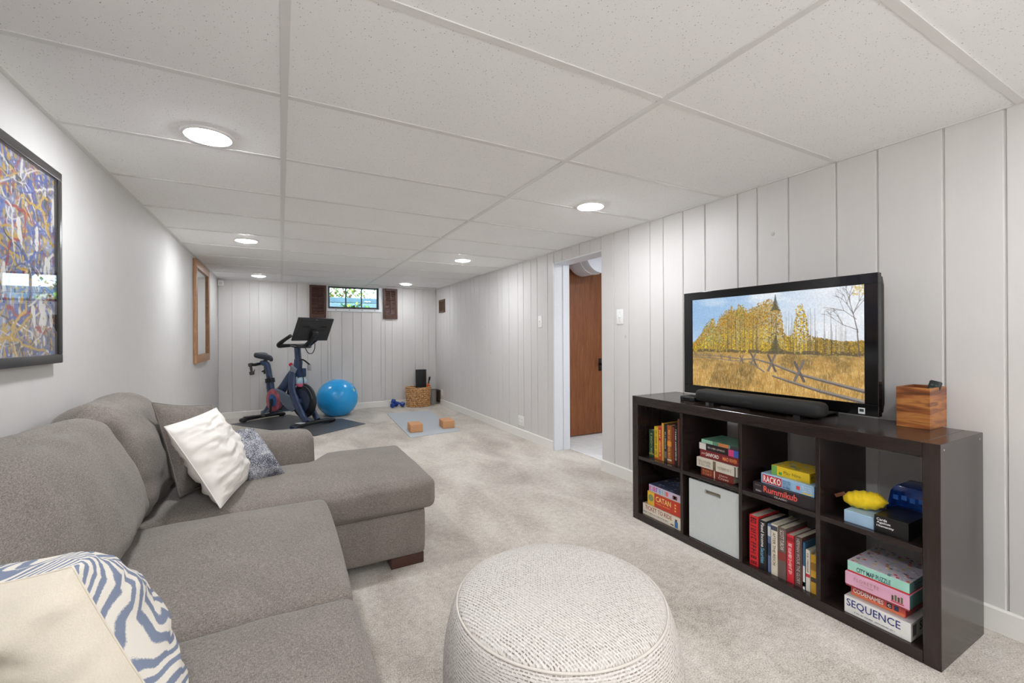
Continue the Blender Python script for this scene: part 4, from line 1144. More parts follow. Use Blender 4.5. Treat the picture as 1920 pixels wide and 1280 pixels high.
book_up(1.094, 1.062, 0.219, (96, 66, 62), 'dark brown novel with silver title in the lower book row', GC, 2.0, 0.17, ZB, 'HERMAN WOUK THE GLORY', (196, 190, 186), (), (0.06, 0.96), 0.45)
book_up(1.060, 1.050, 0.204, (46, 92, 122), 'very thin blue and white book in the lower book row', GC, 2.0, 0.17, ZB, bands=((0.0, 0.5, (220, 222, 220)), (0.06, 0.16, (90, 120, 90))))
book_up(1.048, 1.030, 0.178, (228, 222, 210), 'small white book with red dot beside the mustard book', GC, 2.0, 0.16, ZB, '~13', (120, 60, 70), ((0.34, 0.42, (200, 40, 60)),), (0.46, 0.92), 0.4)
book_up(1.028, 0.998, 0.166, (206, 158, 44), 'mustard yellow book at the right end of the lower book row', GC, 2.0, 0.15, ZB, bands=((0.3, 0.42, (70, 60, 50)), (0.6, 0.8, (150, 108, 34))))
# second line on the textbook
tb = [o for o in bpy.data.objects if o.name.startswith('cover') and o.parent and 'fixed income' in str(o.parent.get('label', ''))][0]
text('Securities', ink((120, 190, 220)), tb, (1.9998, 1.2375 + 0.009, ZB + 0.232 * 0.44), SPINE[0], SPINE[1], 0.072, 0.018, 0.012, name='spine_title')

# ------------------------------------------------------------------ game and puzzle boxes
def gamebox(name, label, x0, x1, y0, y1, z0, z1, front, top, end, group=None, tray=None, lidfrac=1.0, rot=0.0):
    root = empty(name, ((x0 + x1) / 2, (y0 + y1) / 2, z0)); tag(root, label, 'box', group)
    mats = [c if not isinstance(c, tuple) else plain(c, 0.35, var=0.05, name='card_%d_%d_%d' % c, scale=20) for c in (front, top, end)]
    zl = z1 - (z1 - z0) * lidfrac
    bm = bmesh.new(); add_box(bm, (x0, y0, zl if lidfrac < 1 else z0), (x1, y1, z1), 0.0012, 1)
    bmesh.ops.recalc_face_normals(bm, faces=bm.faces)
    for f in bm.faces:
        n = f.normal
        f.material_index = 1 if n.z > 0.7 else (0 if n.x < -0.7 else 2)
    lid = from_bm('lid', bm, mats, root)
    if lidfrac < 1:
        box('tray', (x0 + 0.0015, y0 + 0.0015, z0), (x1 - 0.0015, y1 - 0.0015, zl + 0.002), plain(tray or (200, 196, 190), 0.5, name='tray_%d_%d_%d' % (tray or (200, 196, 190))), root)
    return root, lid
def ftext(s, rgb, lid, x, y1, y0, z0, z1, bold=0.0, shear=0.0, spacing=1.0, name='title_lettering'):
    return text(s, ink(rgb), lid, (x - 0.0002, y1, z0), FX[0], FX[1], y1 - y0, z1 - z0, bold, shear, name, spacing)
def etext(s, rgb, lid, y, x0, x1, z0, z1, bold=0.0, name='end_lettering'):
    return text(s, ink(rgb), lid, (x0, y - 0.0002, z0), ENDF[0], ENDF[1], x1 - x0, z1 - z0, bold, 0, name)
def patch(lid, x, y1, y0, z0, z1, rgb, name='printed_panel'):
    return box(name, (x - 0.0004, y0, z0), (x + 0.001, y1, z1), ink(rgb), lid)
def mat_speckle(name, base, cols_, scale=55):
    k = NT(name); k.set(Roughness=0.35)
    vo = k.n('ShaderNodeTexVoronoi', feature='F1'); vo.inputs['Scale'].default_value = scale; k.l(k.coord(), vo.inputs['Vector'])
    sp = k.n('ShaderNodeSeparateColor'); k.l(vo.outputs['Color'], sp.inputs[0])
    st = [(i / (len(cols_)), lin(c)) for i, c in enumerate(cols_)]
    rp = k.ramp(sp.outputs[0], st); rp.node.color_ramp.interpolation = 'CONSTANT'
    k.color(k.mix(lin(base), rp, k.ramp(vo.outputs['Distance'], [(0.34, (1, 1, 1, 1)), (0.44, (0, 0, 0, 1))])))
    return k.m
GG = 'board game boxes on the shelf'
# lower left compartment
M_TTR = (226, 216, 198)
r, lid = gamebox('game_box', 'cream board game box with brown title at the bottom of the left box stack', 1.990, 2.29, 1.694, 1.992, ZB, 0.113, M_TTR, (190, 170, 140), (206, 196, 178), GG)
ftext('TICKET TO RIDE', (150, 62, 40), lid, 1.990, 1.972, 1.765, 0.081, 0.107, 0.012)
ftext('~26', (96, 84, 80), lid, 1.990, 1.985, 1.79, 0.060, 0.069, 0.0)
patch(lid, 1.990, 1.745, 1.722, 0.05, 0.085, (52, 110, 170), 'printed_figure'); patch(lid, 1.990, 1.742, 1.727, 0.085, 0.098, (70, 56, 60), 'printed_figure')
patch(lid, 1.990, 1.775, 1.752, 0.055, 0.062, (120, 90, 70), 'printed_figure')
r, lid = gamebox('game_box', 'red and yellow settlers board game box in the middle of the left box stack', 1.998, 2.29, 1.697, 1.960, 0.1135, 0.196, (196, 52, 34), (190, 150, 60), (190, 46, 32), GG)
patch(lid, 1.998, 1.959, 1.905, 0.1145, 0.195, (222, 176, 44), 'printed_panel')
bm = bmesh.new(); add_lathe(bm, [(0, 0.0012), (0.020, 0.001), (0.021, 0)], 24, Matrix.Translation((1.9976, 1.932, 0.158)) @ Matrix.Rotation(-math.pi / 2, 4, 'Y')); from_bm('printed_emblem', bm, ink((128, 140, 96)), lid)
ftext('CATAN', (244, 216, 120), lid, 1.998, 1.893, 1.778, 0.150, 0.182, 0.015)
ftext('~17', (240, 190, 80), lid, 1.998, 1.893, 1.785, 0.135, 0.142)
for dz in (0.135, 0.152, 0.169): patch(lid, 1.998, 1.752, 1.742, dz, dz + 0.009, (240, 190, 80), 'printed_mark')
r, lid = gamebox('puzzle_box', 'pastel jigsaw box with a photo lid on top of the left box stack', 2.0, 2.25, 1.712, 1.950, 0.1965, 0.240, (206, 190, 216), mat_speckle('photo_collage', (70, 74, 96), [(96, 60, 60), (60, 84, 130), (190, 160, 140), (50, 50, 60), (130, 150, 190)], 42), (150, 160, 205))
for i, (ch, cc) in enumerate(zip('PUZZLE', [(206, 70, 130), (200, 80, 140), (150, 100, 190), (80, 170, 200), (90, 190, 150), (220, 110, 110)])):
    ftext('~1', cc, lid, 2.0, 1.944 - i * 0.025, 1.944 - i * 0.025 - 0.019, 0.205, 0.231, 0.015)
patch(lid, 2.0, 1.768, 1.735, 0.203, 0.226, (120, 80, 70), 'printed_figure'); patch(lid, 2.0, 1.760, 1.745, 0.208, 0.222, (206, 90, 80), 'printed_figure')

# storage bin
bin_ = empty('storage_bin', (2.14, 1.49, ZB)); tag(bin_, 'pale grey storage bin with a cut out handle in the lower second compartment', 'storage bin')
M_BIN = plain((206, 210, 209), 0.5, var=0.02, name='pale_grey_laminate')
bx0, by0, by1, bz0, bz1 = 1.985, 1.346, 1.640, ZB + 0.002, 0.366
hy0, hy1, hz0, hz1 = 1.446, 1.540, 0.312, 0.333
bm = bmesh.new()
outl = [(by0, bz0), (by1, bz0), (by1, bz1), (by0, bz1)]
def rr(y0, y1, z0, z1, r, n=4):
    pts = []
    for cy, cz, a0 in ((y1 - r, z1 - r, 0), (y0 + r, z1 - r, 90), (y0 + r, z0 + r, 180), (y1 - r, z0 + r, 270)):
        for k in range(n + 1):
            a = math.radians(a0 + 90 * k / n); pts.append((cy + r * math.cos(a), cz + r * math.sin(a)))
    return pts
hole = rr(hy0, hy1, hz0, hz1, 0.006)
outer = rr(by0, by1, bz0, bz1, 0.003)
def ring_verts(x, pts): return [bm.verts.new((x, a, b)) for a, b in pts]
o0, o1, h0, h1 = ring_verts(bx0, outer), ring_verts(bx0 + 0.012, outer), ring_verts(bx0, hole), ring_verts(bx0 + 0.012, hole)
n = len(outer)
for k in range(n):
    k2 = (k + 1) % n
    bm.faces.new((o0[k], o0[k2], h0[k2], h0[k])); bm.faces.new((o1[k2], o1[k], h1[k], h1[k2]))
    bm.faces.new((o0[k2], o0[k], o1[k], o1[k2])); bm.faces.new((h0[k], h0[k2], h1[k2], h1[k]))
from_bm('front_panel', bm, M_BIN, bin_)
M_BIN2 = plain((150, 140, 126), 0.8, var=0.08, name='bin_fabric')
boxes('bin_body', [((bx0 + 0.012, by0 + 0.004, bz0), (2.33, by0 + 0.010, bz1 - 0.02)), ((bx0 + 0.012, by1 - 0.010, bz0), (2.33, by1 - 0.004, bz1 - 0.02)),
                   ((2.324, by0 + 0.01, bz0), (2.33, by1 - 0.01, bz1 - 0.02)), ((bx0 + 0.012, by0 + 0.01, bz0), (2.324, by1 - 0.01, bz0 + 0.006))], M_BIN2, bin_)
box('handle_liner', (bx0 + 0.02, hy0 - 0.01, hz0 - 0.012), (bx0 + 0.026, hy1 + 0.01, hz1 + 0.004), plain((170, 160, 142), 0.7, name='bin_liner'), bin_)

# upper third compartment
r, lid = gamebox('game_box', 'dark board game box with red title under the light blue box', 1.990, 2.24, 1.003, 1.276, ZM1, 0.454, (44, 36, 40), (40, 34, 38), (150, 34, 40), GG)
ftext('Rummikub', (232, 92, 84), lid, 1.990, 1.225, 1.075, 0.418, 0.447, 0.02)
ftext('CLASSIC', (220, 214, 210), lid, 1.990, 1.175, 1.118, 0.405, 0.413, 0.01)
ftext('PRESSMAN', (206, 200, 196), lid, 1.990, 1.262, 1.236, 0.412, 0.420, 0.01); ftext('~10', (150, 140, 140), lid, 1.990, 1.264, 1.238, 0.440, 0.445)
r, lid = gamebox('game_box', 'light blue card game box with red title panel in the middle of its stack', 2.0, 2.22, 1.012, 1.243, 0.4545, 0.502, (150, 188, 222), (176, 204, 226), (134, 172, 208), GG)
patch(lid, 2.0, 1.236, 1.148, 0.459, 0.497, (190, 44, 56)); ftext('RACKO', (250, 246, 240), lid, 2.0, 1.231, 1.152, 0.463, 0.493, 0.02, spacing=1.15)
for i, s in enumerate(('~9', '~8', '~9', '~8')): ftext(s, (30, 76, 130), lid, 2.0, 1.143, 1.110, 0.487 - i * 0.009, 0.494 - i * 0.009)
patch(lid, 2.0, 1.085, 1.070, 0.470, 0.486, (222, 70, 60), 'printed_mark'); patch(lid, 2.0, 1.060, 1.02, 0.459, 0.464, (236, 206, 70), 'printed_mark')
for i in range(3): ftext('~10', (230, 238, 246), lid, 2.0, 1.062, 1.022, 0.469 + i * 0.009, 0.475 + i * 0.009)
etext('RACKO', (200, 50, 60), lid, 1.012, 2.008, 2.10, 0.463, 0.493, 0.02)
r, lid = gamebox('game_box', 'small yellow card game box on top of the light blue box', 2.02, 2.17, 1.040, 1.206, 0.5025, 0.545, (232, 198, 40), mat_speckle('yellow_lid_print', (228, 192, 44), [(120, 150, 170), (200, 206, 190), (150, 160, 110), (236, 200, 50)], 30), (224, 186, 36), GG)
patch(lid, 2.02, 1.205, 1.180, 0.503, 0.544, (110, 168, 80)); patch(lid, 2.02, 1.172, 1.158, 0.508, 0.520, (70, 150, 70), 'printed_mark')
ftext('Play Nine', (120, 100, 40), lid, 2.02, 1.150, 1.076, 0.512, 0.530)
etext('Play', (120, 100, 40), lid, 1.040, 2.03, 2.09, 0.512, 0.532)

# upper right compartment
r, lid = gamebox('small_box', 'plain light blue box under the yellow pouch', 2.0, 2.12, 0.803, 0.902, ZM1, 0.446, (160, 190, 216), (168, 198, 222), (146, 176, 204))
r, lid = gamebox('card_box', 'open black card game box with white lettering in front of the blue case', 1.995, 2.17, 0.697, 0.800, ZM1, 0.464, (18, 18, 19), (26, 25, 26), (20, 20, 21), GG)
for i, s in enumerate(('Cards', 'Against', 'Humanity')): ftext(s, (244, 243, 240), lid, 1.995, 0.792, 0.792 - (0.032, 0.043, 0.053)[i], 0.446 - i * 0.0125, 0.456 - i * 0.0125, 0.02)
pou = empty('fabric_pouch', (2.07, 0.86, 0.446)); tag(pou, 'yellow fabric pouch with a brown tag on the light blue box', 'pouch')
pth = catmull([(2.05, 0.925, 0.474), (2.055, 0.905, 0.478), (2.065, 0.875, 0.482), (2.075, 0.840, 0.487), (2.08, 0.812, 0.498), (2.082, 0.804, 0.506)], 5)
rad = [0.006 + 0.030 * math.sin(min(1, (i + 1) / len(pth) * 1.15) * math.pi * 0.86) ** 0.8 * (1 + 0.08 * math.sin(i * 1.7)) for i in range(len(pth))]
tube('pouch_body', pth, rad, mat_cloth('yellow_nylon', (240, 204, 40), 0.5, 60, 0.3, 0.08), pou, 14, smooth=True)
box('pouch_tag', (-0.003, -0.020, -0.007), (0.003, 0.020, 0.007), plain((106, 62, 40), 0.5, var=0.08, name='brown_leather'), pou, 0.001, 1, mtx=Matrix.Translation((2.045, 0.936, 0.487)) @ Matrix.Rotation(-0.55, 4, 'X'))
cs = empty('plastic_case', (2.19, 0.75, ZM1)); tag(cs, 'translucent blue plastic case behind the black card box', 'case')
kb = NT('blue_acrylic'); kb.set(Roughness=0.12, Alpha=0.93); kb.b.inputs['Transmission Weight'].default_value = 0.25
kb.color(kb.ramp(kb.noise(kb.coord(), 30, 2), [(0.35, lin((16, 44, 116))), (0.7, lin((34, 84, 176)))]))
oc = [(0.690, 0.465), (0.828, 0.465), (0.818, 0.520), (0.800, 0.545), (0.718, 0.545), (0.698, 0.520)]
prism('case_lid', oc, 2.176, 2.31, 'x', kb.m, cs, 0.004)
box('case_base', (2.175, 0.688, ZM1), (2.312, 0.830, 0.464), kb.m, cs, 0.003)
boxes('token', [((2.1745, 0.792 - i * 0.026, 0.488 + 0.004 * (i % 2)), (2.1762, 0.808 - i * 0.026, 0.506 + 0.004 * (i % 2))) for i in range(4)], plain((54, 104, 188), 0.3, name='pale_token'), cs)

# lower right compartment
r, lid = gamebox('game_box', 'white board game box with large navy title at the bottom of the right box stack', 1.985, 2.25, 0.689, 0.896, ZB, 0.110, (232, 230, 226), (206, 204, 202), (214, 210, 204), GG)
ftext('SEQUENCE', (38, 48, 116), lid, 1.985, 0.888, 0.718, 0.068, 0.102, 0.008)
ftext('~24', (90, 90, 110), lid, 1.985, 0.862, 0.735, 0.0545, 0.060)
etext('SEQ', (24, 24, 34), lid, 0.689, 2.055, 2.14, 0.062, 0.100, 0.015); 
box('printed_panel', (2.0, 0.6886, 0.060), (2.03, 0.6900, 0.100), ink((110, 104, 104)), lid)
r, lid = gamebox('game_box', 'red orange word game box on the white box of the right stack', 2.010, 2.23, 0.712, 0.884, 0.1105, 0.152, (206, 76, 70), (190, 60, 60), (186, 60, 62), GG)
patch(lid, 2.010, 0.883, 0.716, 0.1115, 0.122, (222, 120, 80)); ftext('CODENAMES', (248, 240, 232), lid, 2.010, 0.876, 0.778, 0.123, 0.140, 0.02)
ftext('~16', (240, 190, 170), lid, 2.010, 0.850, 0.800, 0.1435, 0.1475)
patch(lid, 2.010, 0.768, 0.752, 0.122, 0.140, (44, 34, 40), 'printed_emblem'); ftext('C', (240, 236, 232), lid, 2.0095, 0.765, 0.755, 0.126, 0.136, 0.03); patch(lid, 2.010, 0.746, 0.732, 0.122, 0.140, (40, 60, 96), 'printed_emblem')
r, lid = gamebox('puzzle_box', 'pink and teal jigsaw box second from the top of the right stack', 1.985, 2.23, 0.692, 0.893, 0.1525, 0.208, (220, 166, 190), (214, 160, 184), (96, 138, 132), lidfrac=0.9, tray=(150, 50, 56))
ftext('FLORETTE', (170, 130, 120), lid, 1.985, 0.862, 0.782, 0.182, 0.195, spacing=1.25); ftext('~14', (176, 136, 130), lid, 1.985, 0.840, 0.800, 0.1725, 0.177)
for i in range(4): patch(lid, 1.985, 0.744 - i * 0.009, 0.738 - i * 0.009, 0.170, 0.188 + 0.004 * (i % 2), (96, 104, 66) if i % 2 else (70, 60, 44), 'printed_flower')
patch(lid, 1.985, 0.746, 0.708, 0.164, 0.169, (196, 80, 90), 'printed_flower')
r, lid = gamebox('puzzle_box', 'mint jigsaw box with a colourful map lid on top of the right stack', 1.990, 2.22, 0.694, 0.887, 0.2085, 0.252, (160, 212, 196), mat_speckle('map_print', (206, 196, 208), [(206, 70, 70), (96, 150, 150), (220, 206, 180), (90, 100, 120), (214, 180, 90), (160, 190, 170), (236, 232, 230), (200, 190, 210)], 62), (110, 150, 146), lidfrac=0.86, tray=(196, 54, 54))
ftext('CITY MAP PUZZLE', (52, 84, 92), lid, 1.990, 0.856, 0.748, 0.218, 0.236, 0.015)
etext('CITY MAP', (60, 84, 90), lid, 0.694, 2.03, 2.16, 0.220, 0.238, 0.015)

# ================================================================== ON THE SHELF
TVX, TY1, TY0_, TZ0, TZ1 = 2.185, 1.836, 0.858, 0.806, 1.409
tv = empty('television', (2.22, (TY1 + TY0_) / 2, SZT)); tag(tv, 'flat screen television showing an autumn meadow on the shelf', 'television')
bm = bmesh.new()
bz = (0.052, 0.047, 0.055, 0.047)     # far side, top, bottom, near side
sy1, sy0, sz1, sz0 = TY1 - 0.060, TY0_ + 0.050, TZ1 - 0.045, TZ0 + 0.050
for a, b in (((TY0_, sz1), (TY1, TZ1)), ((TY0_, TZ0), (TY1, sz0)), ((sy1, sz0), (TY1, sz1)), ((TY0_, sz0), (sy0, sz1))):
    add_box(bm, (TVX, a[0], a[1]), (TVX + 0.03, b[0], b[1]), 0.002, 2)
from_bm('bezel', bm, M_GLOSS, tv)
soft_lohi('back_shell', (TVX + 0.02, TY0_ + 0.006, TZ0 + 0.006), (TVX + 0.085, TY1 - 0.006, TZ1 - 0.006), 0.02, tv, M_BLACK, n=(6, 10, 8))
box('stand_neck', (2.215, 1.26, SZT + 0.012), (2.245, 1.44, TZ0 + 0.03), M_GLOSS, tv, 0.004)
soft_lohi('stand_base', (2.145, 1.07, SZT), (2.335, 1.62, SZT + 0.014), 0.006, tv, M_GLOSS, n=(8, 10, 4))
stk = box('energy_sticker', (TVX - 0.0008, TY0_ + 0.048, TZ0 + 0.006), (TVX + 0.001, TY0_ + 0.072, TZ0 + 0.032), ink((226, 228, 228)), tv)
box('sticker_mark', (TVX - 0.0012, TY0_ + 0.052, TZ0 + 0.015), (TVX, TY0_ + 0.068, TZ0 + 0.027), ink((60, 62, 64)), stk)
box('logo', (TVX - 0.0006, 1.325, TZ0 + 0.016), (TVX + 0.001, 1.385, TZ0 + 0.026), ink((120, 120, 122)), tv)

def meadow():
    W, H = 460, 262
    p = Pic(W, H, (150, 186, 222)); r = random.Random(12)
    X_, Y_ = p.xx / W, p.yy / H
    p.put(np.clip(X_ * 1.5 - 0.25, 0, 1), (222, 228, 236)); p.put(np.clip((p.vn(5, 7, 1, 4) - 0.46) * 4, 0, 1) * np.clip(0.25 + X_, 0, 1), (238, 240, 244))
    p.put(np.clip((Y_ - 0.25) * 2, 0, 1), (230, 230, 232), 0.6)
    hz = 0.60
    # distant haze of trees, then the yellow stand of aspens
    top = lambda x: np.interp(x, [0, .03, .07, .10, .14, .17, .185, .21, .25, .29, .31, .34, .37, .40, .42, .46, .50, .54, .58, .60, .615, .64, .665, .68, .71, .73, .745, .78, .84, .9, 1.0],
                              [.52, .47, .40, .30, .24, .22, .32, .20, .15, .10, .14, .09, .10, .16, .13, .10, .07, .06, .12, .20, .40, .44, .40, .16, .12, .24, .42, .44, .46, .48, .47])
    p.put(np.clip((Y_ - 0.48) * 30, 0, 1), (150, 130, 66), 0.75)
    canopy = np.clip((Y_ - top(X_) - 0.02) * 25, 0, 1) * np.clip(1.3 - np.abs(X_ - 0.34) / 0.30, 0, 1); p.put(canopy, (176, 142, 56), 0.8)
    for _ in range(9500):
        x = r.random(); t = float(top(x)); q = r.random() ** 0.9; y = t + (hz - t) * q
        u = r.random(); g = max(0, 1 - abs(x - 0.13) / 0.10) + 0.8 * max(0, 1 - abs(x - 0.35) / 0.05)
        if r.random() < 0.4 * g and q < 0.8: c = (124 + 40 * u, 138 + 30 * u, 56)
        elif x < 0.62 and q < 0.5: c = r.choice([(186, 144, 44), (206, 162, 46), (160, 124, 50), (206, 146, 38), (140, 110, 56), (206, 150, 36)])
        elif x > 0.74: c = r.choice([(196, 160, 56), (150, 124, 60), (176, 140, 44), (120, 104, 62)])
        else: c = r.choice([(230, 190, 34), (212, 168, 36), (170, 134, 44), (238, 204, 52), (124, 104, 52)])
        k = 0.72 + 0.38 * u; p.blob(x * W, y * H, r.uniform(0.7, 2.2), tuple(v * k for v in c), 0.85, r.uniform(0.7, 2.2))
    for _ in range(150):
        x = r.uniform(0.02, 0.99); y0 = float(top(x)) + 0.05 + 0.16 * r.random()
        if 0.6 < x < 0.92: y0 = r.uniform(0.17, 0.42)
        p.line(x * W, y0 * H, x * W + r.uniform(-2, 2), hz * H, 0.5, r.uniform(0.6, 1.5), r.choice([(96, 82, 66), (70, 62, 54), (176, 166, 150), (120, 104, 84)]), 0.75)
    for (cx, t, b, w, al) in ((0.567, 0.025, 0.17, 0.024, 0.8), (0.567, 0.42, 0.60, 0.046, 0.95)):
        for k in range(24):
            f = k / 23; y = t + (b - t) * f; ww = w * f * (0.75 + 0.5 * r.random())
            p.line((cx - ww) * W, (y + 0.012) * H, cx * W, y * H, 1, 1.6, (66, 68, 52), al); p.line((cx + ww) * W, (y + 0.012) * H, cx * W, y * H, 1, 1.6, (76, 76, 58), al)
    p.put((np.abs(Y_ - 0.588 - 0.006 * np.sin(X_ * 40)) < 0.016).astype(float) * (p.vn(60, 20, 9) > 0.42), (92, 80, 64), 0.8)
    def branch(x, y, a, L, w, d):
        x2, y2 = x + L * math.cos(a), y - L * math.sin(a); p.line(x, y, x2, y2, w, w * 0.7, (100, 86, 78), 0.9)
        if d > 0:
            for _ in range(3 if d > 2 else 2): branch(x2, y2, a + r.uniform(-0.75, 0.75), L * r.uniform(0.55, 0.8), w * 0.66, d - 1)
    branch(0.975 * W, 0.63 * H, 1.64, 0.24 * H, 3.0, 0); branch(0.968 * W, 0.40 * H, 1.78, 0.16 * H, 2.2, 4); branch(0.968 * W, 0.38 * H, 2.75, 0.12 * H, 1.3, 3); branch(0.962 * W, 0.29 * H, 2.45, 0.12 * H, 1.2, 3); branch(0.955 * W, 0.22 * H, 0.9, 0.1 * H, 1.1, 3)
    for _ in range(60): p.blob(r.uniform(0.95, 1.0) * W, r.uniform(0, 0.09) * H, 1.5, (206, 180, 96), 0.7)
    # golden grass
    g0 = np.clip((Y_ - hz) * 60, 0, 1); p.put(g0, (178, 142, 80)); p.put(g0 * np.clip((p.vn(16, 26, 5, 4) - 0.45) * 4, 0, 1), (210, 174, 110)); p.put(g0 * np.clip((p.vn(10, 9, 6, 3) - 0.54) * 5, 0, 1), (120, 100, 60), 0.8)
    for _ in range(7500):
        y = hz + (1.04 - hz) * r.random() ** 0.85; x = r.random(); f = (y - hz) / (1 - hz); L = 2 + 11 * f
        shade = 0.62 if (0.22 < x + 0.1 * f < 0.5 and 0.25 < f < 0.98 and r.random() < 0.7) else 1.0
        c = r.choice([(214, 174, 98), (198, 154, 78), (234, 202, 134), (150, 118, 62), (182, 130, 56)])
        p.line(x * W, y * H, x * W + r.uniform(-1.5, 1.5), y * H - L, 0.6 + f * 0.5, 0.4, tuple(v * shade for v in c), 0.8)
    # split rail fence
    wd, ld = (96, 88, 84), (156, 148, 142)
    def rail(pts, w0, w1):
        n = len(pts) - 1
        for i, (a, b) in enumerate(zip(pts, pts[1:])):
            wa = w0 + (w1 - w0) * i / n; wb_ = w0 + (w1 - w0) * (i + 1) / n
            p.line(a[0] * W, a[1] * H, b[0] * W, b[1] * H, wa, wb_, wd); p.line(a[0] * W, a[1] * H - wa * 0.25, b[0] * W, b[1] * H - wb_ * 0.25, wa * 0.4, wb_ * 0.5, ld, 0.8)
    rail([(0, .64), (.12, .64), (.24, .648), (.36, .668), (.425, .66)], 1.4, 3.0)
    rail([(0, .665), (.15, .668), (.30, .69), (.37, .68)], 1.2, 2.0)
    rail([(.43, .655), (.545, .70), (.69, .785), (1.0, .895)], 3.2, 8.0)
    rail([(.41, .69), (.50, .785)], 2.5, 3.5); rail([(.55, .82), (.64, .86), (.80, .925), (1.0, .985)], 4.0, 9.5)
    for (x, y, s) in ((.13, .645, .016), (.22, .65, .02), (.28, .655, .022), (.36, .665, .03), (.435, .65, .045), (.545, .68, .06), (.695, .745, .068)):
        cx, cy, d = x * W, y * H, s * W
        p.line(cx - d * 0.36, cy - d * 0.6, cx + d * 0.34, cy + d * 0.85, d * 0.20, d * 0.22, wd); p.line(cx + d * 0.34, cy - d * 0.7, cx - d * 0.36, cy + d * 0.85, d * 0.20, d * 0.22, (118, 108, 102))
    p.a *= (0.95 + 0.10 * p.vn(200, 120, 44, 1))[..., None]
    return p
SCR = 0.85
meadow().sheet('screen', (TVX + 0.004, sy1 + 0.002, sz1 + 0.002), (0, -1, 0), (0, 0, -1), sy1 - sy0 + 0.004, sz1 - sz0 + 0.004, mat_vcol('screen_picture', SCR), tv)

sb = empty('soundbar', (2.09, 1.33, SZT)); tag(sb, 'long black soundbar lying before the television', 'soundbar')
soft_lohi('soundbar_body', (2.040, 1.012, SZT + 0.012), (2.138, 1.652, SZT + 0.080), 0.026, sb, plain((30, 29, 29), 0.75, var=0.1, name='speaker_cloth', scale=400), n=(10, 24, 8))
for y in (1.10, 1.54): box('foot', (2.06, y, SZT), (2.12, y + 0.03, SZT + 0.014), M_BLACK, sb)
text('SONOS', ink((62, 61, 61)), sb, (2.0395, 1.36, SZT + 0.040), FX[0], FX[1], 0.05, 0.009, 0.0, name='maker_lettering')
rt_ = box('set_top_box', (2.070, 1.672, SZT), (2.17, 1.772, SZT + 0.026), M_BLACK, bevel=0.005, seg=3)
tag(rt_, 'small flat black media box left of the soundbar', 'media box')
box('status_strip', (2.0695, 1.70, SZT + 0.009), (2.0708, 1.745, SZT + 0.017), M_GLOSS, rt_)
cab = tube('power_cable', catmull([(2.15, 1.69, SZT + 0.012), (2.19, 1.64, SZT + 0.005), (2.24, 1.66, SZT + 0.005), (2.30, 1.74, SZT + 0.005), (2.352, 1.79, SZT + 0.005)], 5), 0.0028, M_BLACK, rt_, 6)

# wooden caddy with a remote
cd = empty('remote_caddy', (2.325, 0.77, SZT)); tag(cd, 'square striped wood caddy on the right end of the shelf', 'caddy')
kw = NT('acacia_wood'); kw.set(Roughness=0.35)
vv_ = kw.coord(scale=(1.2, 1.2, 9), rot=(0.10, 0.22, 0)); nn_ = kw.noise(vv_, 4.2, 3, 0.5, 0.4)
kw.color(kw.ramp(nn_, [(0.30, lin((84, 44, 25))), (0.42, lin((126, 70, 36))), (0.53, lin((160, 94, 47))), (0.63, lin((186, 124, 64))), (0.71, lin((118, 66, 35)))]))
kw.bump(kw.noise(kw.coord(scale=(1, 1, 8)), 60, 2), 0.05, 0.001)
cx0, cx1, cy0, cy1, cz0, cz1, cw = 2.243, 2.405, 0.716, 0.822, SZT, 0.936, 0.008
for lo, hi in (((cx0, cy0, cz0), (cx0 + cw, cy1, cz1)), ((cx1 - cw, cy0, cz0), (cx1, cy1, cz1)), ((cx0 + cw, cy0, cz0), (cx1 - cw, cy0 + cw, cz1)), ((cx0 + cw, cy1 - cw, cz0), (cx1 - cw, cy1, cz1))):
    box('side_board', lo, hi, kw.m, cd, 0.001, 1)
box('bottom_board', (cx0 + cw, cy0 + cw, cz0), (cx1 - cw, cy1 - cw, cz0 + 0.008), kw.m, cd)
rm = empty('remote_control', (2.33, 0.75, cz0 + 0.01)); tag(rm, 'black remote control sticking out of the wood caddy', 'remote control')
mx_ = Matrix.Translation((2.330, 0.748, cz0 + 0.094)) @ Matrix.Rotation(0.22, 4, 'X') @ Matrix.Rotation(0.12, 4, 'Y')
box('remote_body', (-0.010, -0.019, -0.085), (0.010, 0.019, 0.096), plain((34, 38, 38), 0.4, var=0.06, name='remote_plastic'), rm, 0.006, 3, mtx=mx_)
for i in range(3):
    for j in range(2): box('remote_button', (-0.0118, -0.010 + j * 0.012, 0.048 + i * 0.013), (-0.0095, -0.002 + j * 0.012, 0.055 + i * 0.013), plain((70, 96, 92) if i == 2 else (80, 80, 80), 0.4, name='button_%d' % (i == 2)), rm, 0.001, 1, mtx=mx_)
# ================================================================== FAR END: MATS, BLOCKS, BALL, BASKET
def flat_poly(name, pts, z1, mat, label, cat, bevel=0.0015):
    o = prism(name, pts, 0.0005, z1, 'z', mat, None, bevel, 1)
    return tag(o, label, cat)
M_RUB = plain((84, 84, 87), 0.42, var=0.08, name='dark_rubber_mat', scale=40, bump=0.2)
flat_poly('equipment_mat', [(-0.60, 6.90), (-0.50, 6.74), (0.10, 5.90), (0.345, 5.555), (0.995, 6.015), (0.76, 6.585), (0.50, 6.66), (0.36, 6.87), (0.10, 7.32)], 0.006, M_RUB,
          'dark rubber mat on the carpet under the exercise bike', 'mat')
ym = flat_poly('yoga_mat', [(1.305, 4.925), (1.945, 4.985), (2.055, 6.62), (1.410, 6.665)], 0.006, plain((186, 192, 198), 0.75, var=0.05, name='blue_grey_foam', scale=120, bump=0.2),
          'pale blue grey yoga mat on the carpet near the far right corner', 'yoga mat')
M_CORK = plain((206, 152, 108), 0.8, var=0.14, name='cork', scale=160, bump=0.25)
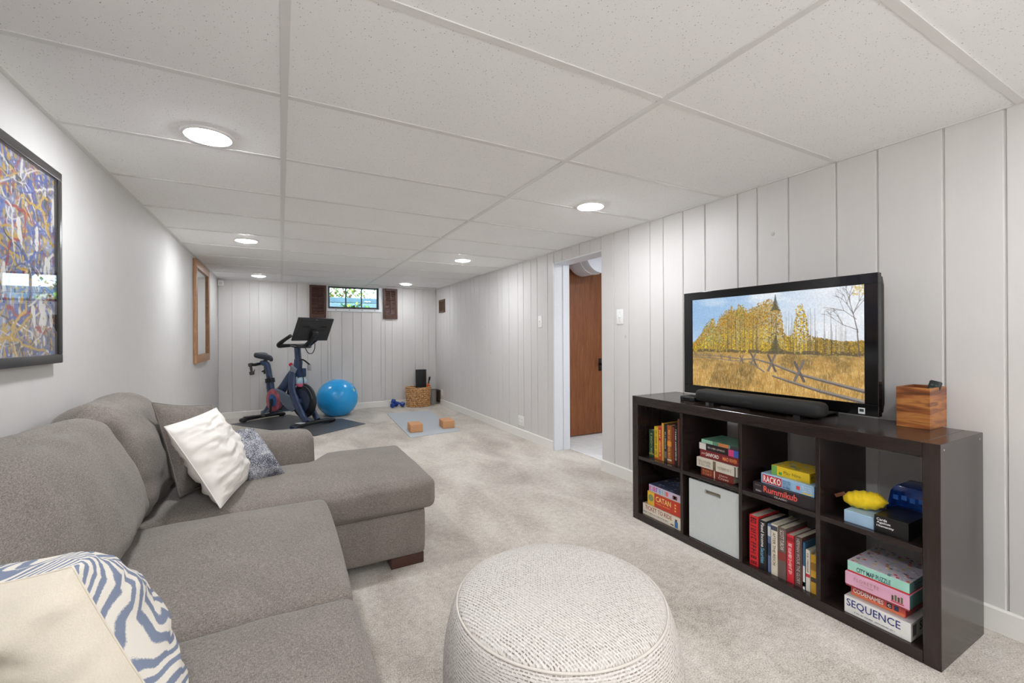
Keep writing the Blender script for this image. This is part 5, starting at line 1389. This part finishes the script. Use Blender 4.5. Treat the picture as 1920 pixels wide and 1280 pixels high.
def block(x, y, rz, label):
    t = box('yoga_block', (-0.075, -0.115, 0), (0.075, 0.115, 0.095), M_CORK, None, 0.008, 3)
    t.location = (x, y, 0.0062); t.rotation_euler = (0, 0, rz); tag(t, label, 'yoga block', 'cork yoga blocks')
    return t
block(1.455, 5.255, -0.10, 'cork yoga block at the left edge of the yoga mat')
block(1.875, 5.285, -0.10, 'cork yoga block at the right edge of the yoga mat')

# exercise ball
BR_ = 0.290
ball = empty('exercise_ball', (0.738, 6.89, 0)); tag(ball, 'large blue exercise ball standing between the bike and the far wall', 'exercise ball')
kb2 = NT('blue_vinyl'); kb2.set(Roughness=0.24); kb2.color(kb2.ramp(kb2.noise(kb2.coord(), 6, 2), [(0.3, lin((34, 160, 232))), (0.7, lin((50, 174, 244)))]))
wvb = kb2.n('ShaderNodeTexWave', wave_type='BANDS', bands_direction='Z'); wvb.inputs['Scale'].default_value = 26; kb2.l(kb2.coord(), wvb.inputs['Vector']); kb2.bump(wvb.outputs['Fac'], 0.06, 0.002)
bm = bmesh.new(); bmesh.ops.create_uvsphere(bm, u_segments=48, v_segments=28, radius=BR_)
for v in bm.verts:
    v.co.z *= 0.965
    if v.co.z < -0.255: v.co.z = -0.255 - (abs(v.co.z) - 0.255) * 0.25
zmin = min(v.co.z for v in bm.verts); bmesh.ops.translate(bm, verts=bm.verts, vec=(0.738, 6.89, -zmin + 0.0005))
from_bm('ball_body', bm, kb2.m, ball, smooth=True)
dirv = Vector((0.74, -0.52, 0.42)).normalized(); pc = Vector((0.738, 6.89, -zmin)) + dirv * (BR_ * 0.992)
bm = bmesh.new(); add_lathe(bm, [(0, 0.002), (0.022, 0.0015), (0.026, -0.002)], 16, Matrix.Translation(pc) @ dirv.to_track_quat('Z', 'Y').to_matrix().to_4x4()); from_bm('printed_logo', bm, plain((150, 206, 190), 0.5, name='pale_print'), ball)

# basket
BX, BY = 2.045, 7.175
bk = empty('woven_basket', (BX, BY, 0)); tag(bk, 'round woven seagrass basket in the far right corner', 'basket')
kbs = NT('seagrass'); kbs.set(Roughness=0.8); kbs.color(kbs.ramp(kbs.noise(kbs.coord(), 42, 3), [(0.3, lin((150, 104, 62))), (0.5, lin((210, 162, 110))), (0.7, lin((236, 198, 148)))]))
kbs.bump(kbs.noise(kbs.coord(scale=(1, 1, 4)), 90, 2), 0.4, 0.003)
bm = bmesh.new(); NR = 9
for row in range(NR):
    z = 0.018 + row * 0.0345; f = row / (NR - 1); rx, ry = 0.186 + 0.016 * f, 0.165 + 0.016 * f
    path = []
    for kx in range(72):
        a = 2 * math.pi * kx / 72; w = 0.0075 * math.sin(18 * a + math.pi * row)
        path.append((BX + (rx + w) * math.cos(a), BY + (ry + w) * math.sin(a), z + 0.003 * math.sin(18 * a * 0.5 + row)))
    add_sweep(bm, path, (0.0185, 0.008), 6, closed=True, up=(0, 0, 1))
from_bm('woven_body', bm, kbs.m, bk, smooth=True)
bm = bmesh.new()
for kx in range(36):
    a = 2 * math.pi * kx / 36
    add_sweep(bm, [(BX + 0.186 * math.cos(a), BY + 0.165 * math.sin(a), 0.004), (BX + 0.202 * math.cos(a), BY + 0.181 * math.sin(a), 0.315)], 0.0065, 5)
o = from_bm('stakes', bm, plain((134, 92, 54), 0.8, var=0.2, name='stake_cane'), bk)
bm = bmesh.new(); add_sweep(bm, [(BX + 0.204 * math.cos(a), BY + 0.183 * math.sin(a), 0.322 + 0.006 * math.cos(2 * a)) for a in np.linspace(0, 2 * math.pi, 48, endpoint=False)], 0.010, 8, closed=True); from_bm('rim', bm, kbs.m, bk, smooth=True)
bm = bmesh.new(); add_lathe(bm, [(0, 0.004), (0.170, 0.004)], 36, Matrix.Translation((BX, BY, 0)) @ Matrix.Diagonal((1, 0.88, 1, 1))); from_bm('basket_floor', bm, kbs.m, bk)
fr = box('foam_block', (-0.072, -0.06, 0), (0.072, 0.06, 0.60), plain((34, 34, 36), 0.75, var=0.12, name='black_foam', scale=80), None, 0.006, 2)
fr.location = (2.100, 7.20, 0.012); fr.rotation_euler = (-0.05, 0.06, 0.62); tag(fr, 'tall black foam block standing in the woven basket', 'foam block')
st = empty('massage_stick', (2.16, 7.08, 0.02)); tag(st, 'orange and black massage stick poking out of the basket', 'massage stick')
sd = Vector((0.10, -0.015, 0.46)).normalized(); s0 = Vector((2.115, 7.10, 0.02))
tube('stick', [s0, s0 + sd * 0.47], 0.011, M_BLACK, st, 10)
tube('grip', [s0 + sd * 0.42, s0 + sd * 0.43, s0 + sd * 0.48, s0 + sd * 0.485], [0.012, 0.017, 0.017, 0.013], M_BLACK, st, 10)
for k in range(3): tube('roller', [s0 + sd * (0.27 + k * 0.034), s0 + sd * (0.275 + k * 0.034), s0 + sd * (0.295 + k * 0.034), s0 + sd * (0.30 + k * 0.034)], [0.015, 0.024, 0.024, 0.015], plain((232, 104, 46), 0.45, var=0.04, name='orange_rubber'), st, 12)
gb = empty('grey_bin', (2.30, 7.22, 0)); tag(gb, 'grey cylindrical bin half hidden behind the woven basket', 'bin')
lathe('bin_body', [(0, 0.002), (0.062, 0.002), (0.068, 0.25), (0.064, 0.25), (0.058, 0.01), (0, 0.01)], plain((150, 146, 142), 0.6, var=0.05, name='grey_tin'), gb, 24, Matrix.Translation((2.325, 7.27, 0)))
lathe('bin_rim', [(0.068, 0.245), (0.072, 0.25), (0.068, 0.256), (0.064, 0.25)], plain((120, 116, 112), 0.5, name='grey_rim'), gb, 24, Matrix.Translation((2.325, 7.27, 0)))

# dumbbells
M_DB = plain((30, 66, 150), 0.45, var=0.08, name='blue_vinyl_weight')
def dumbbell(name, p0, p1, rh, rg, mat, label, group, gmat=None):
    a, b = Vector(p0), Vector(p1); d = (b - a).normalized(); L = (b - a).length
    root = empty(name, ((a.x + b.x) / 2, (a.y + b.y) / 2, min(a.z, b.z) - rh)); tag(root, label, 'dumbbell', group)
    hl = L * 0.27
    for q0, q1 in ((a, a + d * hl), (b - d * hl, b)):
        bm = bmesh.new(); e = (q1 - q0) * 0.12; add_sweep(bm, [q0, q0 + e, q1 - e, q1], [rh * 0.82, rh, rh, rh * 0.82], 8); from_bm('weight_head', bm, mat, root, smooth=math.radians(30))
    tube('grip', [a + d * hl * 0.9, (a + b) / 2, b - d * hl * 0.9], [rg, rg * 1.15, rg], gmat or mat, root, 10)
    return root
dumbbell('dumbbell', (1.600, 7.165, 0.040), (1.700, 7.245, 0.052), 0.040, 0.016, M_DB, 'blue dumbbell lying under the other one beside the basket', 'blue dumbbells beside the basket')
dumbbell('dumbbell', (1.625, 7.285, 0.105), (1.800, 7.165, 0.040), 0.038, 0.016, M_DB, 'blue dumbbell propped across the other one beside the basket', 'blue dumbbells beside the basket')

# ================================================================== EXERCISE BIKE  (local: x forward, y rider's left)
bike = empty('exercise_bike', (-0.226, 7.11, 0.006), math.atan2(-0.826, 0.564))
bike_mtx = Matrix.Translation((-0.226, 7.11, 0.006)) @ Matrix.Rotation(math.atan2(-0.826, 0.564), 4, 'Z')
tag(bike, 'dark blue exercise bike with a large tilted touchscreen on the rubber mat', 'exercise bike')
kf = NT('bike_frame_paint'); kf.set(Roughness=0.3, Metallic=0.1); kf.color(kf.ramp(kf.noise(kf.coord(), 12, 2), [(0.3, lin((50, 66, 96))), (0.7, lin((62, 80, 114)))]))
M_BF = kf.m
M_BK = plain((26, 27, 30), 0.45, var=0.08, name='bike_black'); M_BG = plain((104, 116, 134), 0.35, 0.2, var=0.05, name='bike_grey_blue')
L_ = dict(parent=bike, local=True)
def bt(name, pts, rad, mat=M_BF, n=5, sides=12, squ=2.0, up=None, smooth_path=True, parent=None):
    kf_ = {'seat_tube': 1.2, 'seat_post': 1.22, 'main_diagonal': 1.25, 'fork_leg': 1.22, 'head_tube': 1.12, 'handlebar_post': 1.18, 'lower_beam': 1.15, 'rear_strut': 1.15, 'seat_collar': 1.18, 'crank_arm': 1.15}.get(name, 1.0)
    sc_ = lambda q: tuple(v * kf_ for v in q) if isinstance(q, tuple) else q * kf_
    rad = [sc_(q) for q in rad] if isinstance(rad, list) else sc_(rad)
    path = catmull(pts, n) if smooth_path and len(pts) > 2 else [Vector(p) for p in pts]
    if isinstance(rad, list) and len(rad) != len(path):
        xs = np.linspace(0, 1, len(rad)); tt = np.linspace(0, 1, len(path))
        if isinstance(rad[0], tuple): rad = [(float(np.interp(t, xs, [q[0] for q in rad])), float(np.interp(t, xs, [q[1] for q in rad]))) for t in tt]
        else: rad = [float(np.interp(t, xs, rad)) for t in tt]
    return tube(name, path, rad, mat, parent or bike, sides, local=True, up=up, squ=squ)
# stabilizer bars
for s, nm in ((0.0, 'rear_stabilizer'), (1.066, 'front_stabilizer')):
    bt(nm, [(s, -0.30, 0.030), (s, -0.15, 0.042), (s, 0.15, 0.042), (s, 0.30, 0.030)], (0.022, 0.050), M_BK, squ=4, up=(0, 0, 1))
    for y in (-0.295, 0.295):
        bt('end_cap', [(s, y * 0.96, 0.028), (s, y * 1.06, 0.026)], [(0.026, 0.056), (0.020, 0.046)], M_BK if not (s > 0.5 and y < 0) else plain((30, 50, 86), 0.4, name='blue_cap'), squ=3, up=(0, 0, 1))
        lathe('levelling_foot', [(0, 0), (0.022, 0), (0.022, 0.008), (0.008, 0.012), (0, 0.012)], M_BK, n=14, mtx=Matrix.Translation((s, y * 0.9, 0)), **L_)
box('grip_tape', (1.018, -0.235, 0.060), (1.114, -0.155, 0.068), plain((196, 196, 200), 0.6, name='pale_tape'), bevel=0.002, **L_)
box('rear_pad', (-0.05, -0.26, 0.058), (0.05, -0.10, 0.066), plain((48, 46, 46), 0.6, name='pad_grey'), bevel=0.003, **L_)
# frame tubes
bt('lower_beam', [(0.00, 0, 0.075), (0.14, 0, 0.115), (0.28, 0, 0.165), (0.50, 0, 0.19), (0.78, 0, 0.225)], [(0.040, 0.030), (0.042, 0.030), (0.046, 0.030), (0.040, 0.028), (0.040, 0.028)], M_BG, up=(0, 0, 1), squ=3)
bt('rear_strut', [(0.02, 0, 0.06), (0.12, 0, 0.15), (0.22, 0, 0.28), (0.19, 0, 0.42)], [(0.035, 0.03), (0.04, 0.03), (0.06, 0.03), (0.05, 0.03)], up=(1, 0, 0), squ=3)
bt('seat_tube', [(0.235, 0, 0.20), (0.17, 0, 0.44), (0.155, 0, 0.56)], [(0.052, 0.034), (0.046, 0.032), (0.042, 0.032)], up=(1, 0, 0), squ=3.5)
bt('seat_collar', [(0.162, 0, 0.525), (0.152, 0, 0.585)], [(0.052, 0.040), (0.050, 0.040)], M_BK, up=(1, 0, 0), squ=4, smooth_path=False)
bt('seat_lever', [(0.19, -0.03, 0.545), (0.235, -0.045, 0.56), (0.215, -0.05, 0.62)], 0.011, M_BK, n=3, sides=8)
bt('seat_post', [(0.158, 0, 0.55), (0.120, 0, 0.70), (0.090, 0, 0.775), (0.02, 0, 0.800), (-0.03, 0, 0.800)], [(0.036, 0.027), (0.034, 0.026), (0.034, 0.026), (0.030, 0.025), (0.026, 0.024)], up=(1, 0, 0), squ=3)
bt('saddle_clamp', [(0.06, 0, 0.79), (0.055, 0, 0.845)], 0.026, M_BK, smooth_path=False)
def saddle_fn(q, p):
    t = (q.x + 0.155) / 0.31
    w = np.interp(t, [0, 0.15, 0.4, 0.65, 0.85, 1.0], [0.62, 1.0, 0.72, 0.34, 0.24, 0.20])
    q.y *= float(w); q.z += -0.035 * t + 0.02 * (1 - t) ** 2 + (0.012 if t > 0.9 else 0) * -1
    return q
V, Fc = cushion_mesh('saddle', (0.155, 0.100, 0.030), 0.026, (18, 12, 6), (0, 0, 0.008), fn=saddle_fn)
from_py('saddle', [Vector((0.050, 0, 0.900)) + v for v in V], Fc, plain((44, 50, 60), 0.45, var=0.06, name='saddle_leather'), smooth=True, **L_)
bt('main_diagonal', [(0.30, 0, 0.335), (0.46, 0, 0.475), (0.60, 0, 0.62), (0.72, 0, 0.72)], [(0.052, 0.036), (0.048, 0.034), (0.046, 0.034), (0.046, 0.034)], up=(0, 1, 0) if False else (1, 0, 0), squ=3.5)
bt('diagonal_decal', [(0.452, -0.038, 0.492), (0.545, -0.038, 0.588)], (0.010, 0.0015), M_WHITE, up=(1, 0, 0), smooth_path=False)
bt('warning_tag', [(0.40, -0.037, 0.435), (0.435, -0.037, 0.468)], (0.030, 0.004), plain((206, 62, 48), 0.5, name='red_tag'), up=(1, 0, 0), smooth_path=False, squ=4)
for s in (-1, 1):
    bt('fork_leg', [(0.705, 0.040 * s, 0.705), (0.735, 0.070 * s, 0.60), (0.755, 0.085 * s, 0.46), (0.815, 0.088 * s, 0.34), (0.93, 0.088 * s, 0.18), (1.035, 0.085 * s, 0.055)],
       [(0.046, 0.020), (0.048, 0.020), (0.046, 0.020), (0.050, 0.020), (0.040, 0.019), (0.034, 0.020)], up=(1, 0, 0), squ=3.2)
bt('head_tube', [(0.70, 0, 0.66), (0.745, 0, 0.735), (0.765, 0, 0.82)], [(0.054, 0.046), (0.052, 0.044), (0.046, 0.040)], up=(1, 0, 0), squ=3)
bt('handlebar_collar', [(0.764, 0, 0.800), (0.768, 0, 0.865)], [(0.053, 0.046), (0.050, 0.044)], M_BF, up=(1, 0, 0), squ=3, smooth_path=False)
bt('collar_lever', [(0.80, -0.02, 0.85), (0.86, 0.0, 0.86), (0.96, 0.02, 0.80)], 0.010, M_BK, n=3, sides=8)
bt('handlebar_post', [(0.768, 0, 0.83), (0.755, 0, 0.95), (0.745, 0, 1.045)], [(0.036, 0.030), (0.034, 0.029), (0.034, 0.029)], up=(1, 0, 0), squ=3)
bt('resistance_knob', [(0.645, -0.01, 0.69), (0.627, -0.01, 0.77)], 0.010, M_BK, smooth_path=False)
bm = bmesh.new(); bmesh.ops.create_icosphere(bm, subdivisions=2, radius=0.027); bmesh.ops.translate(bm, verts=bm.verts, vec=(0.625, -0.01, 0.79)); from_bm('knob_cap', bm, plain((214, 34, 62), 0.35, var=0.03, name='red_knob'), smooth=True, **L_)
# accessory tray and bottle
bt('clear_tray', [(0.72, -0.05, 0.695), (0.76, -0.06, 0.76)], [(0.05, 0.016), (0.055, 0.016)], plain((140, 150, 164), 0.25, var=0.08, name='clear_plastic_grey'), up=(1, 0, 0), smooth_path=False, squ=4)
box('tray_wing', (0.90, 0.03, 0.715), (0.985, 0.05, 0.80), plain((186, 188, 192), 0.3, name='clear_plastic_pale'), bevel=0.004, **L_)
box('bottle_cage', (0.78, -0.045, 0.63), (0.87, 0.045, 0.745), plain((34, 60, 98), 0.4, name='cage_blue'), bevel=0.01, **L_)
lathe('brake_cover', [(0, 0.0), (0.05, 0.0), (0.068, 0.03), (0.066, 0.09), (0.03, 0.125), (0, 0.125)], None, n=20, mtx=Matrix.Translation((0.83, 0, 0.50)), **L_)
bc = [o for o in bike.children if o.name.startswith('brake_cover')][0]
kbc = NT('brake_cover_print'); kbc.set(Roughness=0.4); sepz = kbc.n('ShaderNodeSeparateXYZ'); kbc.l(kbc.n('ShaderNodeTexCoord').outputs['Generated'], sepz.inputs[0])
kbc.color(kbc.ramp(sepz.outputs['Z'], [(0.30, lin((206, 96, 130))), (0.46, lin((150, 190, 214))), (0.8, lin((180, 212, 224)))])); bc.data.materials.append(kbc.m)
# flywheel
RY = Matrix.Rotation(math.pi / 2, 4, 'X')
fwm = Matrix.Translation((0.875, 0, 0.312)) @ RY
lathe('flywheel', [(0.05, -0.030), (0.16, -0.030), (0.19, -0.022), (0.222, -0.022), (0.228, -0.012), (0.228, 0.012), (0.222, 0.022), (0.19, 0.022), (0.16, 0.030), (0.05, 0.030)], M_BK, n=56, mtx=fwm, **L_)
fg = lathe('flywheel_guard', [(0.02, -0.052), (0.12, -0.056), (0.155, -0.046), (0.158, -0.032), (0.02, -0.032)], plain((34, 46, 70), 0.35, var=0.05, name='guard_blue'), n=48, mtx=Matrix.Translation((0.875, 0, 0.312)) @ Matrix.Rotation(-math.pi / 2, 4, 'X'), **L_)
lathe('flywheel_hub', [(0, 0.085), (0.034, 0.085), (0.040, 0.03), (0.040, -0.085), (0, -0.085)], M_BF, n=20, mtx=fwm, **L_)
bt('flywheel_trim', [(0.875 + 0.205 * math.cos(a), -0.026, 0.312 + 0.205 * math.sin(a)) for a in np.linspace(0.2, 2.6, 12)], 0.004, M_BG, n=2, sides=6)
# drive cover with the pink disc
prism('belt_cover', [(0.30, 0.445), (0.40, 0.462), (0.52, 0.435), (0.66, 0.375), (0.78, 0.365), (0.87, 0.31), (0.85, 0.22), (0.76, 0.17), (0.66, 0.20), (0.56, 0.27), (0.50, 0.33), (0.42, 0.38), (0.34, 0.40)], -0.10, -0.055, 'y', M_BG, bike, 0.006, 2, True)
kp = NT('pink_translucent_ring'); kp.set(Roughness=0.3); kp.color(kp.ramp(kp.noise(kp.coord(), 9, 2), [(0.35, lin((150, 74, 92))), (0.65, lin((206, 112, 118)))]))
dm = Matrix.Translation((0.372, -0.078, 0.300)) @ RY
lathe('disc_guard', [(0.152, -0.020), (0.156, 0.0), (0.152, 0.022), (0.10, 0.030), (0.085, 0.030), (0.085, -0.020)], kp.m, n=44, mtx=dm, **L_)
lathe('disc_ring', [(0.156, 0.006), (0.160, 0.012), (0.156, 0.018)], M_BG, n=44, mtx=dm, **L_)
lathe('disc_hub', [(0, 0.040), (0.04, 0.040), (0.085, 0.031), (0.085, -0.015), (0, -0.015)], plain((38, 84, 142), 0.35, var=0.05, name='hub_blue'), n=32, mtx=dm, **L_)
bt('crank_arm', [(0.372, -0.128, 0.312), (0.372, -0.135, 0.225), (0.365, -0.140, 0.128)], [(0.020, 0.010), (0.016, 0.010), (0.016, 0.010)], M_BK, up=(1, 0, 0), squ=3)
bt('crank_arm', [(0.372, 0.110, 0.288), (0.375, 0.125, 0.38), (0.378, 0.130, 0.468)], [(0.020, 0.010), (0.016, 0.010), (0.016, 0.010)], M_BK, up=(1, 0, 0), squ=3)
bt('bottom_bracket', [(0.372, -0.13, 0.30), (0.372, 0.12, 0.30)], 0.026, M_BK, smooth_path=False)
M_CHR = plain((176, 180, 186), 0.25, 0.9, var=0.05, name='pedal_metal')
for (y, z, s) in ((-0.195, 0.118, -1), (0.185, 0.478, 1)):
    pd = box('pedal', (0.318, y - 0.042, z - 0.020), (0.412, y + 0.042, z + 0.020), M_BK, bevel=0.010, **L_)
    for k in range(3):
        for j in range(2):
            o = lathe('pedal_pin', [(0, 0.004), (0.006, 0.003), (0.006, 0)], M_CHR, n=8, mtx=Matrix.Translation((0.335 + k * 0.03, y - 0.042, z - 0.008 + j * 0.016)) @ Matrix.Rotation(math.pi / 2, 4, 'X'), parent=pd, local=True)
    bt('toe_cage', [(0.40, y - 0.03, z + 0.02), (0.43, y, z + 0.03), (0.40, y + 0.03, z + 0.02)], 0.006, M_CHR, n=3, sides=6, parent=pd)
# handlebars
for s in (-1, 1):
    bt('handlebar', [(0.745, 0.0, 1.050), (0.735, 0.08 * s, 1.052), (0.71, 0.17 * s, 1.050), (0.685, 0.215 * s, 1.052), (0.72, 0.235 * s, 1.075), (0.82, 0.238 * s, 1.125), (0.93, 0.225 * s, 1.180)],
       [0.021, 0.021, 0.026, 0.032, 0.028, 0.023, 0.022], M_BK, sides=12)
bt('handlebar_loop', [(0.75, -0.10, 1.048), (0.86, -0.11, 1.035), (0.93, -0.05, 1.03), (0.94, 0.0, 1.03), (0.93, 0.05, 1.03), (0.86, 0.11, 1.035), (0.75, 0.10, 1.048)], 0.014, M_BK, sides=10)
# screen
sm = Matrix.Translation((1.068, 0, 1.262)) @ Matrix.Rotation(math.atan2(0.14, 0.285), 4, 'Y')
scr = box('touchscreen', (-0.010, -0.266, -0.162), (0.010, 0.266, 0.162), plain((44, 45, 47), 0.5, var=0.05, name='screen_back_grey'), bevel=0.005, mtx=sm, **L_)
box('display_glass', (-0.0118, -0.252, -0.148), (-0.0098, 0.252, 0.148), M_GLOSS, scr, mtx=sm, local=True)
box('back_plate', (0.009, -0.225, -0.13), (0.016, 0.225, 0.125), plain((40, 41, 43), 0.5, var=0.05, name='screen_shell_grey'), scr, 0.004, mtx=sm, local=True)
for y in (-0.135, 0.135): box('speaker_grille', (0.015, y - 0.045, 0.030), (0.0175, y + 0.045, 0.052), M_GLOSS, scr, 0.002, mtx=sm, local=True)
box('maker_badge', (0.0095, -0.014, 0.138), (0.0112, 0.014, 0.147), plain((130, 132, 134), 0.4, name='badge_grey'), scr, mtx=sm, local=True)
bt('screen_mount', [(1.085, 0, 1.25), (1.07, 0, 1.18), (1.00, 0, 1.10), (0.90, 0, 1.045), (0.76, 0, 1.045)], [(0.03, 0.035), (0.028, 0.032), (0.026, 0.03), (0.024, 0.03), (0.026, 0.03)], M_BK, up=(1, 0, 0), squ=3)
lathe('mount_joint', [(0, 0.045), (0.04, 0.045), (0.045, 0.03), (0.045, -0.03), (0.04, -0.045), (0, -0.045)], M_BK, n=20, mtx=Matrix.Translation((1.075, 0, 1.205)) @ RY, **L_)
bt('cable', [(0.80, -0.02, 1.03), (0.83, -0.03, 0.90), (0.87, -0.03, 0.76), (0.905, -0.03, 0.62), (0.90, -0.02, 0.535)], 0.0065, M_BK, sides=6)
bt('cable', [(0.86, 0.03, 1.03), (0.92, 0.03, 0.955), (1.00, 0.03, 0.945), (1.05, 0.03, 1.00), (1.06, 0.03, 1.08)], 0.0055, M_BK, sides=6)
# weight holder
bt('weight_rack', [(-0.03, -0.11, 0.775), (-0.06, 0.0, 0.785), (-0.03, 0.11, 0.775)], (0.020, 0.035), M_BK, up=(0, 0, 1), squ=3)
for s in (-1, 1):
    for dz in (0.05, -0.05): bt('rack_hook', [(-0.06, 0.085 * s, 0.735 + dz * 0.6), (-0.125, 0.06 * s, 0.715 + dz), (-0.145, 0.10 * s, 0.715 + dz), (-0.10, 0.13 * s, 0.72 + dz)], 0.006, M_BK, n=3, sides=6)
M_GDB = plain((70, 66, 58), 0.5, 0.3, var=0.1, name='gunmetal_weight')
def bl(p): return tuple(bike_mtx @ Vector(p))
dumbbell('dumbbell', bl((-0.125, -0.105, 0.795)), bl((-0.085, -0.105, 0.635)), 0.033, 0.015, M_GDB, 'black dumbbell nearer the bike seat post in the rack behind the saddle', 'dumbbells in the bike rack')
dumbbell('dumbbell', bl((-0.135, 0.105, 0.795)), bl((-0.095, 0.105, 0.635)), 0.033, 0.015, M_GDB, 'black dumbbell at the far left of the rack behind the saddle', 'dumbbells in the bike rack')
